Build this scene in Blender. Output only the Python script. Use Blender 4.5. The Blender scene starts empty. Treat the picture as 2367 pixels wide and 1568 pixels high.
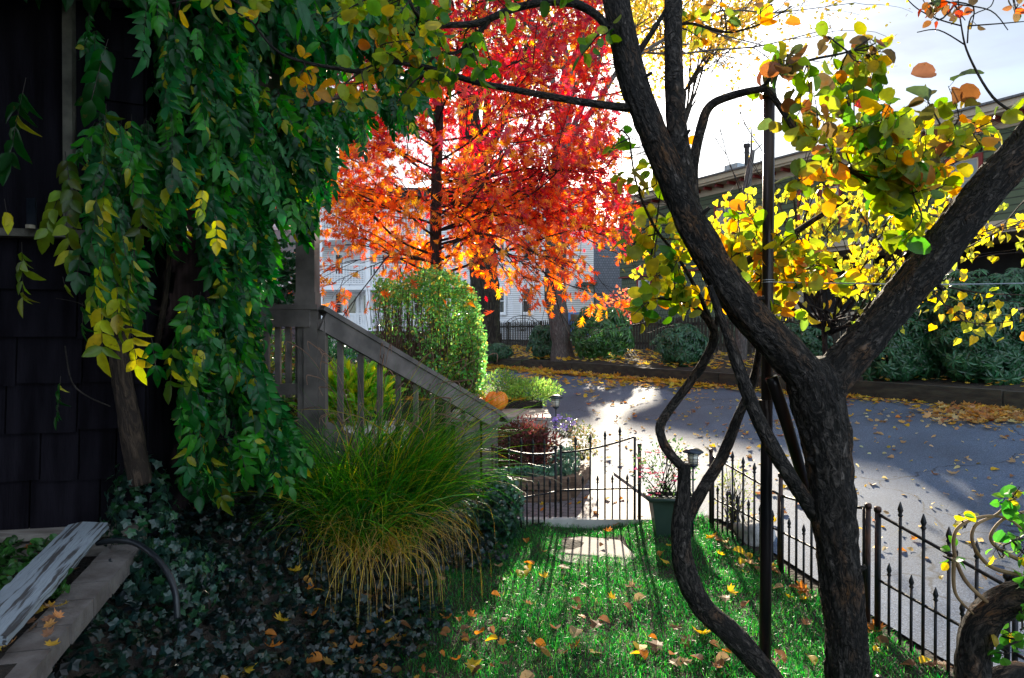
import bpy, math, random
import numpy as np
from mathutils import Vector, Matrix, noise
R = math.radians
rng = np.random.default_rng(7)
random.seed(7)
scene = bpy.context.scene
col = scene.collection

# ------------------------------------------------------------------ camera, sky, sun, exposure
EYE = 1.8; F = 1578.0; CX = 1183.5; CY = 784.0; PITCH = math.atan(14/1578)
cd = bpy.data.cameras.new('camera'); cam = bpy.data.objects.new('camera', cd); col.objects.link(cam)
cd.sensor_width = 36; cd.lens = 36*F/2367; cd.clip_start = 0.05; cd.clip_end = 2000
cam.location = (0, 0, EYE); cam.rotation_euler = (math.pi/2-PITCH, 0, 0)
scene.camera = cam
SUN_EL, SUN_AZ = R(18.8), R(7.0)
world = bpy.data.worlds.new('World'); scene.world = world; world.use_nodes = True
wn, wl = world.node_tree.nodes, world.node_tree.links
wn.clear()
wo = wn.new('ShaderNodeOutputWorld'); bg = wn.new('ShaderNodeBackground'); sky = wn.new('ShaderNodeTexSky')
sky.sky_type = 'NISHITA'; sky.sun_disc = False; sky.sun_elevation = SUN_EL; sky.sun_rotation = SUN_AZ
sky.air_density = 1.0; sky.dust_density = 1.0; sky.ozone_density = 2.5
tc = wn.new('ShaderNodeTexCoord'); mp = wn.new('ShaderNodeMapping'); nz = wn.new('ShaderNodeTexNoise')
mp.inputs['Scale'].default_value = (1.2, 3.5, 9.0); mp.inputs['Rotation'].default_value = (0, 0.35, 0.3)
nz.inputs['Scale'].default_value = 1.3; nz.inputs['Detail'].default_value = 6; nz.inputs['Roughness'].default_value = .55
cr = wn.new('ShaderNodeMapRange'); cr.inputs['From Min'].default_value = .4; cr.inputs['From Max'].default_value = .64
cr.inputs['To Min'].default_value = .12; cr.inputs['To Max'].default_value = .93
mx = wn.new('ShaderNodeMix'); mx.data_type = 'RGBA'; mx.inputs[7].default_value = (2.95, 3.12, 3.3, 1)
wl.new(tc.outputs['Generated'], mp.inputs['Vector']); wl.new(mp.outputs[0], nz.inputs['Vector'])
wl.new(nz.outputs['Fac'], cr.inputs['Value']); wl.new(cr.outputs[0], mx.inputs[0]); sk2 = wn.new('ShaderNodeVectorMath'); sk2.operation = 'SCALE'; sk2.inputs['Scale'].default_value = .8; wl.new(sky.outputs[0], sk2.inputs[0]); wl.new(sk2.outputs[0], mx.inputs[6])
# unseen sky behind the camera is brightened to add fill on camera-facing surfaces
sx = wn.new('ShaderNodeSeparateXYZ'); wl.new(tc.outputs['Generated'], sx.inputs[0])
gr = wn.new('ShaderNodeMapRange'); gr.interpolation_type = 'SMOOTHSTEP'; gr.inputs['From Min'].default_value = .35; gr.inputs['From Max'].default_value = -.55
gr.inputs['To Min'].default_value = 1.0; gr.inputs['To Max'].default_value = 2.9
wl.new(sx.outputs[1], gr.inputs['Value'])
dt = wn.new('ShaderNodeVectorMath'); dt.operation = 'DOT_PRODUCT'; wl.new(tc.outputs['Generated'], dt.inputs[0])
dt.inputs[1].default_value = (math.sin(SUN_AZ)*math.cos(SUN_EL), math.cos(SUN_AZ)*math.cos(SUN_EL), math.sin(SUN_EL))
gl_w = wn.new('ShaderNodeMapRange'); gl_w.interpolation_type = 'SMOOTHSTEP'; gl_w.inputs['From Min'].default_value = .94; gl_w.inputs['From Max'].default_value = 1.0; gl_w.inputs['To Max'].default_value = 2.0
wl.new(dt.outputs['Value'], gl_w.inputs['Value'])
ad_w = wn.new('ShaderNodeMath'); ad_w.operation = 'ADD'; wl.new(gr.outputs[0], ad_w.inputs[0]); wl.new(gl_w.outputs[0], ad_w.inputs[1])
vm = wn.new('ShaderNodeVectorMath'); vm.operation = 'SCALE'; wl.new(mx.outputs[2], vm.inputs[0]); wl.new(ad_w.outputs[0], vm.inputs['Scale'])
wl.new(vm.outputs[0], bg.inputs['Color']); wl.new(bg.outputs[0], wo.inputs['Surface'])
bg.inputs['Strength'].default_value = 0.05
sl = bpy.data.lights.new('sun', 'SUN'); so = bpy.data.objects.new('sun', sl); col.objects.link(so)
sl.energy = 3.4; sl.angle = R(0.9); sl.color = (1.0, .87, .68)
sd = Vector((math.sin(SUN_AZ)*math.cos(SUN_EL), math.cos(SUN_AZ)*math.cos(SUN_EL), math.sin(SUN_EL)))
so.rotation_euler = sd.to_track_quat('Z', 'Y').to_euler(); so.location = (5, 30, 12)
scene.view_settings.view_transform = 'Standard'; scene.view_settings.look = 'None'
scene.view_settings.exposure = 2.2; scene.view_settings.gamma = 1.0
scene.render.resolution_x = 1024; scene.render.resolution_y = 678

# ------------------------------------------------------------------ helpers
cp, sp_ = math.cos(PITCH), math.sin(PITCH)
def W(px, py, D):
    a = (px-CX)/F; b = -(py-CY)/F
    dx, dy, dz = a, cp+b*sp_, b*cp-sp_
    k = D/dy
    return Vector((dx*k, D, EYE+dz*k))
def ss(a, b, x):
    t = np.clip((np.asarray(x, float)-a)/(b-a), 0, 1); return t*t*(3-2*t)
def sline(x, y): return .86*x+.51*y
def H(x, y):
    x = np.asarray(x, float); y = np.asarray(y, float)
    s = sline(x, y)
    z = np.clip((s-4.0)*.131, 0, .8)
    z = z+np.where(s > 10.12, .24+np.clip((s-10.12)*.06, 0, .27), 0)
    z = z+.27*np.exp(-((x+.98)**2+(y-4.7)**2)/.22)
    z = z+.72*ss(-.75, -1.75, x)*ss(5.6, 4.6, y)*np.where(x < 0, 1, 0)
    return z
def Hf(x, y): return float(H(x, y))
def G(px, py):
    lo, hi = 1.5, 60
    for i in range(60):
        m = (lo+hi)/2; p = W(px, py, m)
        if p.z > Hf(p.x, p.y): lo = m
        else: hi = m
    return W(px, py, lo)

MATS = {}
def nm(name):
    m = bpy.data.materials.new(name); m.use_nodes = True; MATS[name] = m
    n, l = m.node_tree.nodes, m.node_tree.links
    return m, n, l, n['Principled BSDF']
def noisy(name, c1, c2, scale=8, rough=.7, bump=.3, bscale=None, stretch=(1, 1, 1), metal=0, spec=.5, detail=6, dist=.02, lo=.35, hi=.65, coord='Object'):
    m, n, l, b = nm(name)
    t = n.new('ShaderNodeTexCoord'); mp = n.new('ShaderNodeMapping'); mp.inputs['Scale'].default_value = stretch
    if coord == 'Col': t = n.new('ShaderNodeAttribute'); t.attribute_name = 'Col'; coord = 'Vector'
    l.new(t.outputs[coord], mp.inputs['Vector'])
    z = n.new('ShaderNodeTexNoise'); z.inputs['Scale'].default_value = scale; z.inputs['Detail'].default_value = detail
    l.new(mp.outputs[0], z.inputs['Vector'])
    r = n.new('ShaderNodeMapRange'); r.inputs['From Min'].default_value = lo; r.inputs['From Max'].default_value = hi
    l.new(z.outputs['Fac'], r.inputs['Value'])
    x = n.new('ShaderNodeMix'); x.data_type = 'RGBA'; x.inputs[6].default_value = (*c1, 1); x.inputs[7].default_value = (*c2, 1)
    l.new(r.outputs[0], x.inputs[0]); l.new(x.outputs[2], b.inputs['Base Color'])
    b.inputs['Roughness'].default_value = rough; b.inputs['Metallic'].default_value = metal
    b.inputs['Specular IOR Level'].default_value = spec
    if bump:
        z2 = n.new('ShaderNodeTexNoise'); z2.inputs['Scale'].default_value = bscale or scale*3; z2.inputs['Detail'].default_value = 8
        l.new(mp.outputs[0], z2.inputs['Vector'])
        bp = n.new('ShaderNodeBump'); bp.inputs['Strength'].default_value = bump; bp.inputs['Distance'].default_value = dist
        l.new(z2.outputs['Fac'], bp.inputs['Height']); l.new(bp.outputs[0], b.inputs['Normal'])
    return m
def leafmat(name, trans=.5, rough=.45, spec=.5, tsat=1.0, tgain=1.6):
    m, n, l, b = nm(name)
    a = n.new('ShaderNodeAttribute'); a.attribute_name = 'Col'
    t = n.new('ShaderNodeTexCoord'); z = n.new('ShaderNodeTexNoise'); z.inputs['Scale'].default_value = 35
    l.new(t.outputs['Object'], z.inputs['Vector'])
    hs = n.new('ShaderNodeHueSaturation'); mr = n.new('ShaderNodeMapRange')
    mr.inputs['To Min'].default_value = .65; mr.inputs['To Max'].default_value = 1.35
    l.new(z.outputs['Fac'], mr.inputs['Value']); l.new(mr.outputs[0], hs.inputs['Value']); l.new(a.outputs['Color'], hs.inputs['Color'])
    sp = n.new('ShaderNodeTexNoise'); sp.inputs['Scale'].default_value = 28; sp.inputs['Detail'].default_value = 7; sp.inputs['Roughness'].default_value = .7; l.new(t.outputs['Object'], sp.inputs['Vector'])
    sr = n.new('ShaderNodeMapRange'); sr.inputs['From Min'].default_value = .6; sr.inputs['From Max'].default_value = .72; l.new(sp.outputs['Fac'], sr.inputs['Value'])
    sm = n.new('ShaderNodeMix'); sm.data_type = 'RGBA'; sm.inputs[7].default_value = (.12, .06, .02, 1); l.new(sr.outputs[0], sm.inputs[0]); l.new(hs.outputs[0], sm.inputs[6])
    class _O: pass
    hs = _O(); hs.outputs = [sm.outputs[2]]
    l.new(hs.outputs[0], b.inputs['Base Color']); b.inputs['Roughness'].default_value = rough
    b.inputs['Specular IOR Level'].default_value = spec
    tr = n.new('ShaderNodeBsdfTranslucent'); h2 = n.new('ShaderNodeHueSaturation')
    h2.inputs['Saturation'].default_value = tsat; h2.inputs['Value'].default_value = tgain
    l.new(hs.outputs[0], h2.inputs['Color']); l.new(h2.outputs[0], tr.inputs['Color'])
    mix = n.new('ShaderNodeMixShader'); mix.inputs[0].default_value = trans
    l.new(b.outputs[0], mix.inputs[1]); l.new(tr.outputs[0], mix.inputs[2])
    l.new(mix.outputs[0], n['Material Output'].inputs['Surface'])
    return m
def barkmat(name, c1, c2, c3, scale=14, bump=.9, dist=.02, stretch=(1, 1, .28), patch=2.2):
    m, n, l, b = nm(name)
    t = n.new('ShaderNodeAttribute'); t.attribute_name = 'Col'; mp = n.new('ShaderNodeMapping'); mp.inputs['Scale'].default_value = stretch
    l.new(t.outputs['Vector'], mp.inputs['Vector'])
    z = n.new('ShaderNodeTexNoise'); z.inputs['Scale'].default_value = scale*2.2; z.inputs['Detail'].default_value = 10; z.inputs['Distortion'].default_value = 1.2; z.inputs['Roughness'].default_value = .62
    l.new(mp.outputs[0], z.inputs['Vector'])
    z2 = n.new('ShaderNodeTexNoise'); z2.inputs['Scale'].default_value = scale*.9; z2.inputs['Detail'].default_value = 4; z2.inputs['Distortion'].default_value = .8
    l.new(mp.outputs[0], z2.inputs['Vector'])
    s1 = n.new('ShaderNodeMath'); s1.operation = 'SUBTRACT'; s1.inputs[1].default_value = .5; l.new(z2.outputs['Fac'], s1.inputs[0])
    s2 = n.new('ShaderNodeMath'); s2.operation = 'ABSOLUTE'; l.new(s1.outputs[0], s2.inputs[0])
    s3 = n.new('ShaderNodeMapRange'); s3.inputs['From Max'].default_value = .055; l.new(s2.outputs[0], s3.inputs['Value'])
    r = n.new('ShaderNodeMapRange'); r.inputs['From Min'].default_value = .42; r.inputs['From Max'].default_value = .62
    l.new(z.outputs['Fac'], r.inputs['Value'])
    mu = n.new('ShaderNodeMath'); mu.operation = 'MULTIPLY'; l.new(r.outputs[0], mu.inputs[0]); l.new(s3.outputs[0], mu.inputs[1])
    x = n.new('ShaderNodeMix'); x.data_type = 'RGBA'; x.inputs[6].default_value = (*c1, 1); x.inputs[7].default_value = (*c2, 1)
    l.new(mu.outputs[0], x.inputs[0])
    p = n.new('ShaderNodeTexNoise'); p.inputs['Scale'].default_value = patch*2.5; p.inputs['Detail'].default_value = 6
    l.new(mp.outputs[0], p.inputs['Vector'])
    r2 = n.new('ShaderNodeMapRange'); r2.inputs['From Min'].default_value = .52; r2.inputs['From Max'].default_value = .66
    l.new(p.outputs['Fac'], r2.inputs['Value'])
    m2 = n.new('ShaderNodeMath'); m2.operation = 'MULTIPLY'; l.new(r2.outputs[0], m2.inputs[0]); l.new(mu.outputs[0], m2.inputs[1])
    x2 = n.new('ShaderNodeMix'); x2.data_type = 'RGBA'; x2.inputs[7].default_value = (*c3, 1)
    l.new(m2.outputs[0], x2.inputs[0]); l.new(x.outputs[2], x2.inputs[6]); l.new(x2.outputs[2], b.inputs['Base Color'])
    bp = n.new('ShaderNodeBump'); bp.inputs['Strength'].default_value = bump; bp.inputs['Distance'].default_value = dist
    l.new(mu.outputs[0], bp.inputs['Height']); l.new(bp.outputs[0], b.inputs['Normal'])
    b.inputs['Roughness'].default_value = .8; b.inputs['Specular IOR Level'].default_value = .35
    return m
def clapmat(name, c1, c2, period=.13, brick=False, gap=.012):
    """lapped boards (or shingles) as a height pattern on a wall"""
    m, n, l, b = nm(name)
    t = n.new('ShaderNodeTexCoord'); s = n.new('ShaderNodeSeparateXYZ'); l.new(t.outputs['Object'], s.inputs[0])
    cxy = n.new('ShaderNodeCombineXYZ'); ad = n.new('ShaderNodeMath'); ad.operation = 'ADD'
    l.new(s.outputs[0], ad.inputs[0]); l.new(s.outputs[1], ad.inputs[1]); l.new(ad.outputs[0], cxy.inputs[0]); l.new(s.outputs[2], cxy.inputs[1])
    br = n.new('ShaderNodeTexBrick'); br.inputs['Scale'].default_value = 1
    br.inputs['Brick Width'].default_value = .16 if brick else 3.2; br.inputs['Row Height'].default_value = period
    br.inputs['Mortar Size'].default_value = gap; br.inputs['Mortar Smooth'].default_value = .2
    br.inputs['Color1'].default_value = (*c1, 1); br.inputs['Color2'].default_value = (*c2, 1)
    br.inputs['Mortar'].default_value = (*[q*.35 for q in c1], 1)
    l.new(cxy.outputs[0], br.inputs['Vector']); l.new(br.outputs['Color'], b.inputs['Base Color'])
    bp = n.new('ShaderNodeBump'); bp.inputs['Strength'].default_value = .6; bp.inputs['Distance'].default_value = .02; bp.invert = True
    l.new(br.outputs['Fac'], bp.inputs['Height']); l.new(bp.outputs[0], b.inputs['Normal'])
    b.inputs['Roughness'].default_value = .6
    return m

LEAF = leafmat('leaf', .5, .42, .4)
LEAFG = leafmat('glossy_leaf', .25, .3, .55)
LEAFO = leafmat('oak_leaf', .6, .42, .6, 1.08, 1.8)
LEAFS = leafmat('smoke_bush_leaf', .58, .42, .4, 1.08, 1.85)
LEAFW = leafmat('wisteria_leaf', .42, .36, .4, 1.15, 2.2)
LEAFD = leafmat('dry_leaf', .45, .6, .3, 1.05, 1.5)
GRASSM = leafmat('grass_blade', .55, .38, .5, 1.15, 2.1)
BARK = barkmat('smoke_tree_bark', (.006, .005, .004), (.125, .105, .09), (.22, .1, .035), 19, 1, .02, (1, 1, .5), 3.4)
BARKT = barkmat('thin_bark', (.02, .015, .012), (.075, .06, .05), (.11, .085, .06), 30, .6, .006)
BARKE = barkmat('elm_bark', (.02, .016, .012), (.10, .085, .062), (.10, .11, .055), 5, 1, .05, (1, 1, .18), .7)
BARKO = barkmat('oak_bark', (.015, .01, .01), (.07, .045, .038), (.09, .045, .03), 9, .7, .02)
IRON = noisy('wrought_iron', (.007, .008, .011), (.04, .02, .014), 30, .5, .25, 120, metal=.2, lo=.5, hi=.72)
RUST = noisy('rusty_steel', (.02, .022, .026), (.13, .055, .03), 14, .45, .35, 90, (1, 1, .3), metal=.55, lo=.42, hi=.68)
PIPE = noisy('dark_pipe', (.012, .013, .016), (.045, .03, .026), 9, .33, .12, 60, (1, 1, .15), metal=.6)
WOODP = noisy('porch_paint', (.08, .066, .06), (.2, .165, .15), 5, .6, .35, 30, (1, 1, 1), dist=.004)
WOODB = noisy('weathered_timber', (.085, .052, .034), (.21, .13, .085), 6, .8, .5, 40, (.5, 2, 6), dist=.008)
WOODG = noisy('grey_timber', (.22, .18, .15), (.42, .37, .32), 6, .75, .4, 30, (1, 5, 5), dist=.005)
TIMB = noisy('dark_timber', (.018, .016, .012), (.05, .045, .03), 4, .85, .6, 18, (1, 1, 4), dist=.015)
PEEL = noisy('peeling_white_paint', (.3, .34, .38), (.07, .065, .065), 60, .75, 1, 120, (1, .06, 1), dist=.006, lo=.53, hi=.6, coord='Col')
BRICKP = noisy('pale_brick', (.11, .09, .08), (.2, .175, .16), 10, .9, .6, 60, dist=.008)
CONC = noisy('concrete', (.38, .36, .33), (.55, .53, .5), 5, .85, .3, 60, dist=.004)
SHING = noisy('shingle', (.009, .008, .0105), (.021, .0185, .025), 3, .85, .7, 26, (5, 5, .6), dist=.006, spec=0)
CREAM = noisy('cream_paint', (.42, .35, .25), (.5, .42, .31), 3, .6, .1, 20)
WHITE = noisy('white_paint', (.8, .8, .8), (.88, .88, .88), 3, .5, .1, 20)
REDP = noisy('dark_red_paint', (.16, .012, .012), (.22, .02, .018), 3, .5, .1, 20)
SHADEP = noisy('porch_shade', (.008, .008, .01), (.02, .02, .02), 3, .8, 0)
ROOF = noisy('asphalt_roof', (.10, .10, .11), (.18, .18, .19), 20, .9, .4, 60)
SOIL = noisy('soil', (.01, .007, .005), (.035, .024, .015), 9, .95, .9, 40, dist=.03)
STONE = noisy('flagstone', (.1, .085, .075), (.2, .175, .15), 5, .8, .35, 30, dist=.006)
BOULD = noisy('granite', (.3, .29, .28), (.55, .54, .52), 6, .85, .6, 25, dist=.02)
PUMP = noisy('pumpkin_skin', (.75, .17, .012), (.85, .27, .02), 4, .38, .1, 30)
PSTEM = noisy('pumpkin_stem', (.10, .09, .05), (.2, .17, .1), 20, .8, .4)
TROUGH = noisy('green_plastic', (.018, .04, .03), (.035, .065, .05), 4, .4, .1)
BLUEP = noisy('blue_plastic', (.012, .035, .09), (.02, .05, .12), 4, .45, .1)
RUBB = noisy('black_rubber', (.01, .012, .016), (.025, .03, .035), 12, .35, .1)
LAMPB = noisy('lamp_metal', (.02, .03, .045), (.05, .06, .08), 10, .3, .1, metal=.6)
GALV = noisy('galvanised', (.3, .33, .36), (.42, .45, .48), 6, .45, .1, metal=.6)
SLATE = clapmat('slate_shingles', (.14, .16, .2), (.18, .2, .25), .16, True)
CLAPW = clapmat('white_clapboard', (.82, .82, .83), (.85, .85, .86), .12)
CLAPG = clapmat('green_clapboard', (.07, .095, .05), (.078, .105, .056), .2, False, .02)
SHGG = clapmat('green_shingles', (.09, .115, .068), (.1, .13, .078), .19, True, .018)
CLAPP = clapmat('mauve_clapboard', (.09, .07, .08), (.1, .08, .09), .14)
def glassmat(name, c, rough=.06):
    m, n, l, b = nm(name); b.inputs['Base Color'].default_value = (*c, 1); b.inputs['Roughness'].default_value = rough
    b.inputs['Specular IOR Level'].default_value = .8
    return m
PANE = glassmat('window_pane', (.02, .028, .032))
PANEL_ = glassmat('curtained_pane', (.22, .25, .25), .3)
FROST = glassmat('lantern_glass', (.75, .7, .6), .25)
m_, n_, l_, b_ = nm('car_paint'); b_.inputs['Base Color'].default_value = (.05, .16, .4, 1); b_.inputs['Roughness'].default_value = .2
CARP = m_
# asphalt: fine aggregate, patches, slight gloss at grazing sun
ASPH, n, l, b = nm('asphalt')
t = n.new('ShaderNodeTexCoord'); z1 = n.new('ShaderNodeTexNoise'); z1.inputs['Scale'].default_value = 90; z1.inputs['Detail'].default_value = 5; z1.inputs['Roughness'].default_value = .7
z2 = n.new('ShaderNodeTexNoise'); z2.inputs['Scale'].default_value = .7; z2.inputs['Detail'].default_value = 6
l.new(t.outputs['Object'], z1.inputs['Vector']); l.new(t.outputs['Object'], z2.inputs['Vector'])
r1 = n.new('ShaderNodeMapRange'); r1.inputs['From Min'].default_value = .42; r1.inputs['From Max'].default_value = .62
l.new(z1.outputs['Fac'], r1.inputs['Value'])
x1 = n.new('ShaderNodeMix'); x1.data_type = 'RGBA'; x1.inputs[6].default_value = (.042, .068, .118, 1); x1.inputs[7].default_value = (.145, .205, .31, 1)
l.new(r1.outputs[0], x1.inputs[0])
x2 = n.new('ShaderNodeMix'); x2.data_type = 'RGBA'; x2.blend_type = 'MULTIPLY'; x2.inputs[0].default_value = .75
rr = n.new('ShaderNodeMapRange'); rr.inputs['From Min'].default_value = .3; rr.inputs['From Max'].default_value = .7; rr.inputs['To Min'].default_value = .45; rr.inputs['To Max'].default_value = 1.1
l.new(z2.outputs['Fac'], rr.inputs['Value']); l.new(x1.outputs[2], x2.inputs[6]); l.new(rr.outputs[0], x2.inputs[7])
dn_ = n.new('ShaderNodeTexNoise'); dn_.inputs['Scale'].default_value = 2.5; dn_.inputs['Detail'].default_value = 5; l.new(t.outputs['Object'], dn_.inputs['Vector'])
av = n.new('ShaderNodeVectorMath'); av.operation = 'MULTIPLY_ADD'; av.inputs[1].default_value = (.5, .5, .5); l.new(dn_.outputs['Color'], av.inputs[0]); l.new(t.outputs['Object'], av.inputs[2])
vo = n.new('ShaderNodeTexVoronoi'); vo.feature = 'DISTANCE_TO_EDGE'; vo.inputs['Scale'].default_value = .55; l.new(av.outputs[0], vo.inputs['Vector'])
vr = n.new('ShaderNodeMapRange'); vr.inputs['From Min'].default_value = .002; vr.inputs['From Max'].default_value = .009; vr.inputs['To Min'].default_value = .35; l.new(vo.outputs['Distance'], vr.inputs['Value'])
x3 = n.new('ShaderNodeMix'); x3.data_type = 'RGBA'; x3.blend_type = 'MULTIPLY'; x3.inputs[0].default_value = 1
l.new(x2.outputs[2], x3.inputs[6]); l.new(vr.outputs[0], x3.inputs[7]); l.new(x3.outputs[2], b.inputs['Base Color'])
b.inputs['Roughness'].default_value = .75; b.inputs['Specular IOR Level'].default_value = .3
bp = n.new('ShaderNodeBump'); bp.inputs['Strength'].default_value = .7; bp.inputs['Distance'].default_value = .006
l.new(z1.outputs['Fac'], bp.inputs['Height']); l.new(bp.outputs[0], b.inputs['Normal'])
# paver path
PAVE, n, l, b = nm('brick_pavers')
t = n.new('ShaderNodeTexCoord'); mp = n.new('ShaderNodeMapping'); mp.inputs['Rotation'].default_value = (0, 0, .5); l.new(t.outputs['Object'], mp.inputs[0])
br = n.new('ShaderNodeTexBrick'); br.inputs['Scale'].default_value = 1; br.inputs['Brick Width'].default_value = .2; br.inputs['Row Height'].default_value = .1
br.inputs['Mortar Size'].default_value = .006; br.inputs['Color1'].default_value = (.2, .17, .17, 1); br.inputs['Color2'].default_value = (.14, .12, .13, 1)
br.inputs['Mortar'].default_value = (.03, .03, .03, 1)
l.new(mp.outputs[0], br.inputs['Vector']); l.new(br.outputs['Color'], b.inputs['Base Color']); b.inputs['Roughness'].default_value = .7

class MB:
    def __init__(s): s.v = []; s.n = 0; s.fi = []; s.ft = []; s.c = []
    def raw(s, v, f, c=None):
        v = np.asarray(v, float).reshape(-1, 3)
        for q in f:
            s.fi.append(np.asarray(q)+s.n); s.ft.append(np.array([len(q)]))
        s.v.append(v); s.c.append(np.tile((.5, .5, .5), (len(v), 1)) if c is None else np.broadcast_to(np.asarray(c, float), (len(v), 3))); s.n += len(v)
        return s
    def batch(s, v, fidx, ftot, c):
        s.v.append(v); s.fi.append(fidx+s.n); s.ft.append(ftot); s.c.append(c); s.n += len(v)
    def box(s, a, b, M=None, c=None, j=0):
        x0, y0, z0 = a; x1, y1, z1 = b
        v = np.array([(x0, y0, z0), (x1, y0, z0), (x1, y1, z0), (x0, y1, z0), (x0, y0, z1), (x1, y0, z1), (x1, y1, z1), (x0, y1, z1)], float)
        if j: v += rng.uniform(-j, j, v.shape)
        if M is not None: v = np.array([M @ Vector(q) for q in v])
        return s.raw(v, [(0, 3, 2, 1), (4, 5, 6, 7), (0, 1, 5, 4), (1, 2, 6, 5), (2, 3, 7, 6), (3, 0, 4, 7)], c)
    def beam(s, p, q, w, h, up=(0, 0, 1), c=None):
        p = Vector(p); q = Vector(q); d = (q-p).normalized(); L = (q-p).length
        x = d.cross(Vector(up)).normalized(); u = x.cross(d)
        M = Matrix((x, d, u)).transposed().to_4x4(); M.translation = p
        return s.box((-w/2, 0, -h/2), (w/2, L, h/2), M, c)
    def tube(s, pts, rad, sides=8, sub=1, amp=0, fs=1, fz=.3, cap=True, c=None, seed=0, ridge=False, smoothpts=True):
        pts = [Vector(p) for p in pts]; rad = list(rad) if hasattr(rad, '__len__') else [rad]*len(pts)
        P, Rr = [], []
        n = len(pts)
        for i in range(n-1):
            p0 = pts[max(i-1, 0)]; p1 = pts[i]; p2 = pts[i+1]; p3 = pts[min(i+2, n-1)]
            for k in range(sub):
                t = k/sub
                if smoothpts and n > 2:
                    q = .5*((2*p1)+(p2-p0)*t+(2*p0-5*p1+4*p2-p3)*t*t+(3*p1-p0-3*p2+p3)*t**3)
                else: q = p1.lerp(p2, t)
                P.append(q); Rr.append(rad[i]*(1-t)+rad[i+1]*t)
        P.append(pts[-1]); Rr.append(rad[-1])
        m = len(P); up = Vector((.13, .21, .97)); V = []; CC = []; prev = None; L = 0
        for i in range(m):
            d = (P[min(i+1, m-1)]-P[max(i-1, 0)]).normalized()
            if prev is None:
                x = d.cross(up)
                if x.length < .2: x = d.cross(Vector((1, 0, 0)))
                x.normalize()
            else:
                x = (prev-d*prev.dot(d)).normalized()
            prev = x; y = d.cross(x)
            if i: L += (P[i]-P[i-1]).length
            for k in range(sides):
                a = 2*math.pi*k/sides; r = Rr[i]
                if amp:
                    q = Vector((math.cos(a)*fs, math.sin(a)*fs, L*fz+seed*7.3))
                    nn = noise.noise(q)*.6+noise.noise(q*2.3)*.4
                    if ridge:
                        q2 = Vector((math.cos(a)*fs*4.2+nn, math.sin(a)*fs*4.2, L*fz*1.6+seed*7.3))
                        nn = nn*1.0-(.4-abs(noise.noise(q2))*2.2)*.5+noise.noise(q2*2.6)*.3+noise.noise(q2*6)*.12
                    r *= 1+amp*nn
                V.append(P[i]+x*math.cos(a)*r+y*math.sin(a)*r)
                CC.append((math.cos(a)*Rr[0]+seed, math.sin(a)*Rr[0], L))
        i0 = np.arange(m-1)[:, None]*sides; k = np.arange(sides)[None]; k2 = (k+1) % sides
        q = np.stack([i0+k, i0+k2, i0+sides+k2, i0+sides+k], -1).reshape(-1)
        v = np.array(V); cc = np.array(CC) if c is None else np.tile(c, (len(v), 1)).astype(float)
        base = s.n
        s.batch(v, q, np.full((m-1)*sides, 4), cc)
        if cap:
            s.fi.append(base+np.arange(sides)[::-1]); s.ft.append(np.array([sides]))
            s.fi.append(base+(m-1)*sides+np.arange(sides)); s.ft.append(np.array([sides]))
        return s
    def lathe(s, prof, ctr, sides=16, c=None, sq=None):
        ctr = Vector(ctr); V = []
        for r, z in prof:
            for k in range(sides):
                a = 2*math.pi*k/sides; rr = r*(sq(a) if sq else 1)
                V.append((ctr.x+math.cos(a)*rr, ctr.y+math.sin(a)*rr, ctr.z+z))
        f = [(i*sides+k, i*sides+(k+1) % sides, (i+1)*sides+(k+1) % sides, (i+1)*sides+k) for i in range(len(prof)-1) for k in range(sides)]
        f.append(tuple(range(sides))[::-1]); f.append(tuple((len(prof)-1)*sides+k for k in range(sides)))
        return s.raw(V, f, c)
    def build(s, name, mat, parent=None, smooth=False):
        me = bpy.data.meshes.new(name)
        v = np.concatenate(s.v); fi = np.concatenate([np.atleast_1d(q) for q in s.fi]).astype(np.int32); ft = np.concatenate(s.ft).astype(np.int32)
        me.vertices.add(len(v)); me.vertices.foreach_set('co', v.astype(np.float32).ravel())
        me.loops.add(len(fi)); me.loops.foreach_set('vertex_index', fi)
        me.polygons.add(len(ft)); st = np.concatenate([[0], np.cumsum(ft)[:-1]]).astype(np.int32)
        me.polygons.foreach_set('loop_start', st)
        me.polygons.foreach_set('use_smooth', np.full(len(ft), smooth))
        a = me.color_attributes.new('Col', 'FLOAT_COLOR', 'POINT')
        c = np.ones((len(v), 4), np.float32); c[:, :3] = np.concatenate(s.c); a.data.foreach_set('color', c.ravel())
        me.update(calc_edges=True); me.validate()
        me.materials.append(mat)
        o = bpy.data.objects.new(name, me); col.objects.link(o)
        if parent: o.parent = parent
        return o

def tag(o, label=None, cat=None, group=None, kind=None):
    if label: o['label'] = label
    if cat: o['category'] = cat
    if group: o['group'] = group
    if kind: o['kind'] = kind
    return o
def thing(name, label, cat, loc=(0, 0, 0), rotz=0, group=None):
    o = bpy.data.objects.new(name, None); o.empty_display_size = .1; col.objects.link(o)
    o.location = loc; o.rotation_euler = (0, 0, rotz)
    return tag(o, label, cat, group)
def local(o, root):
    """built in world coordinates: hang it under root without moving it"""
    o.parent = root
    Mi = (Matrix.Translation(root.location) @ Matrix.Rotation(root.rotation_euler[2], 4, 'Z')).inverted()
    o.data.transform(Mi); return o
def curve(pts): return pts

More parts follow.
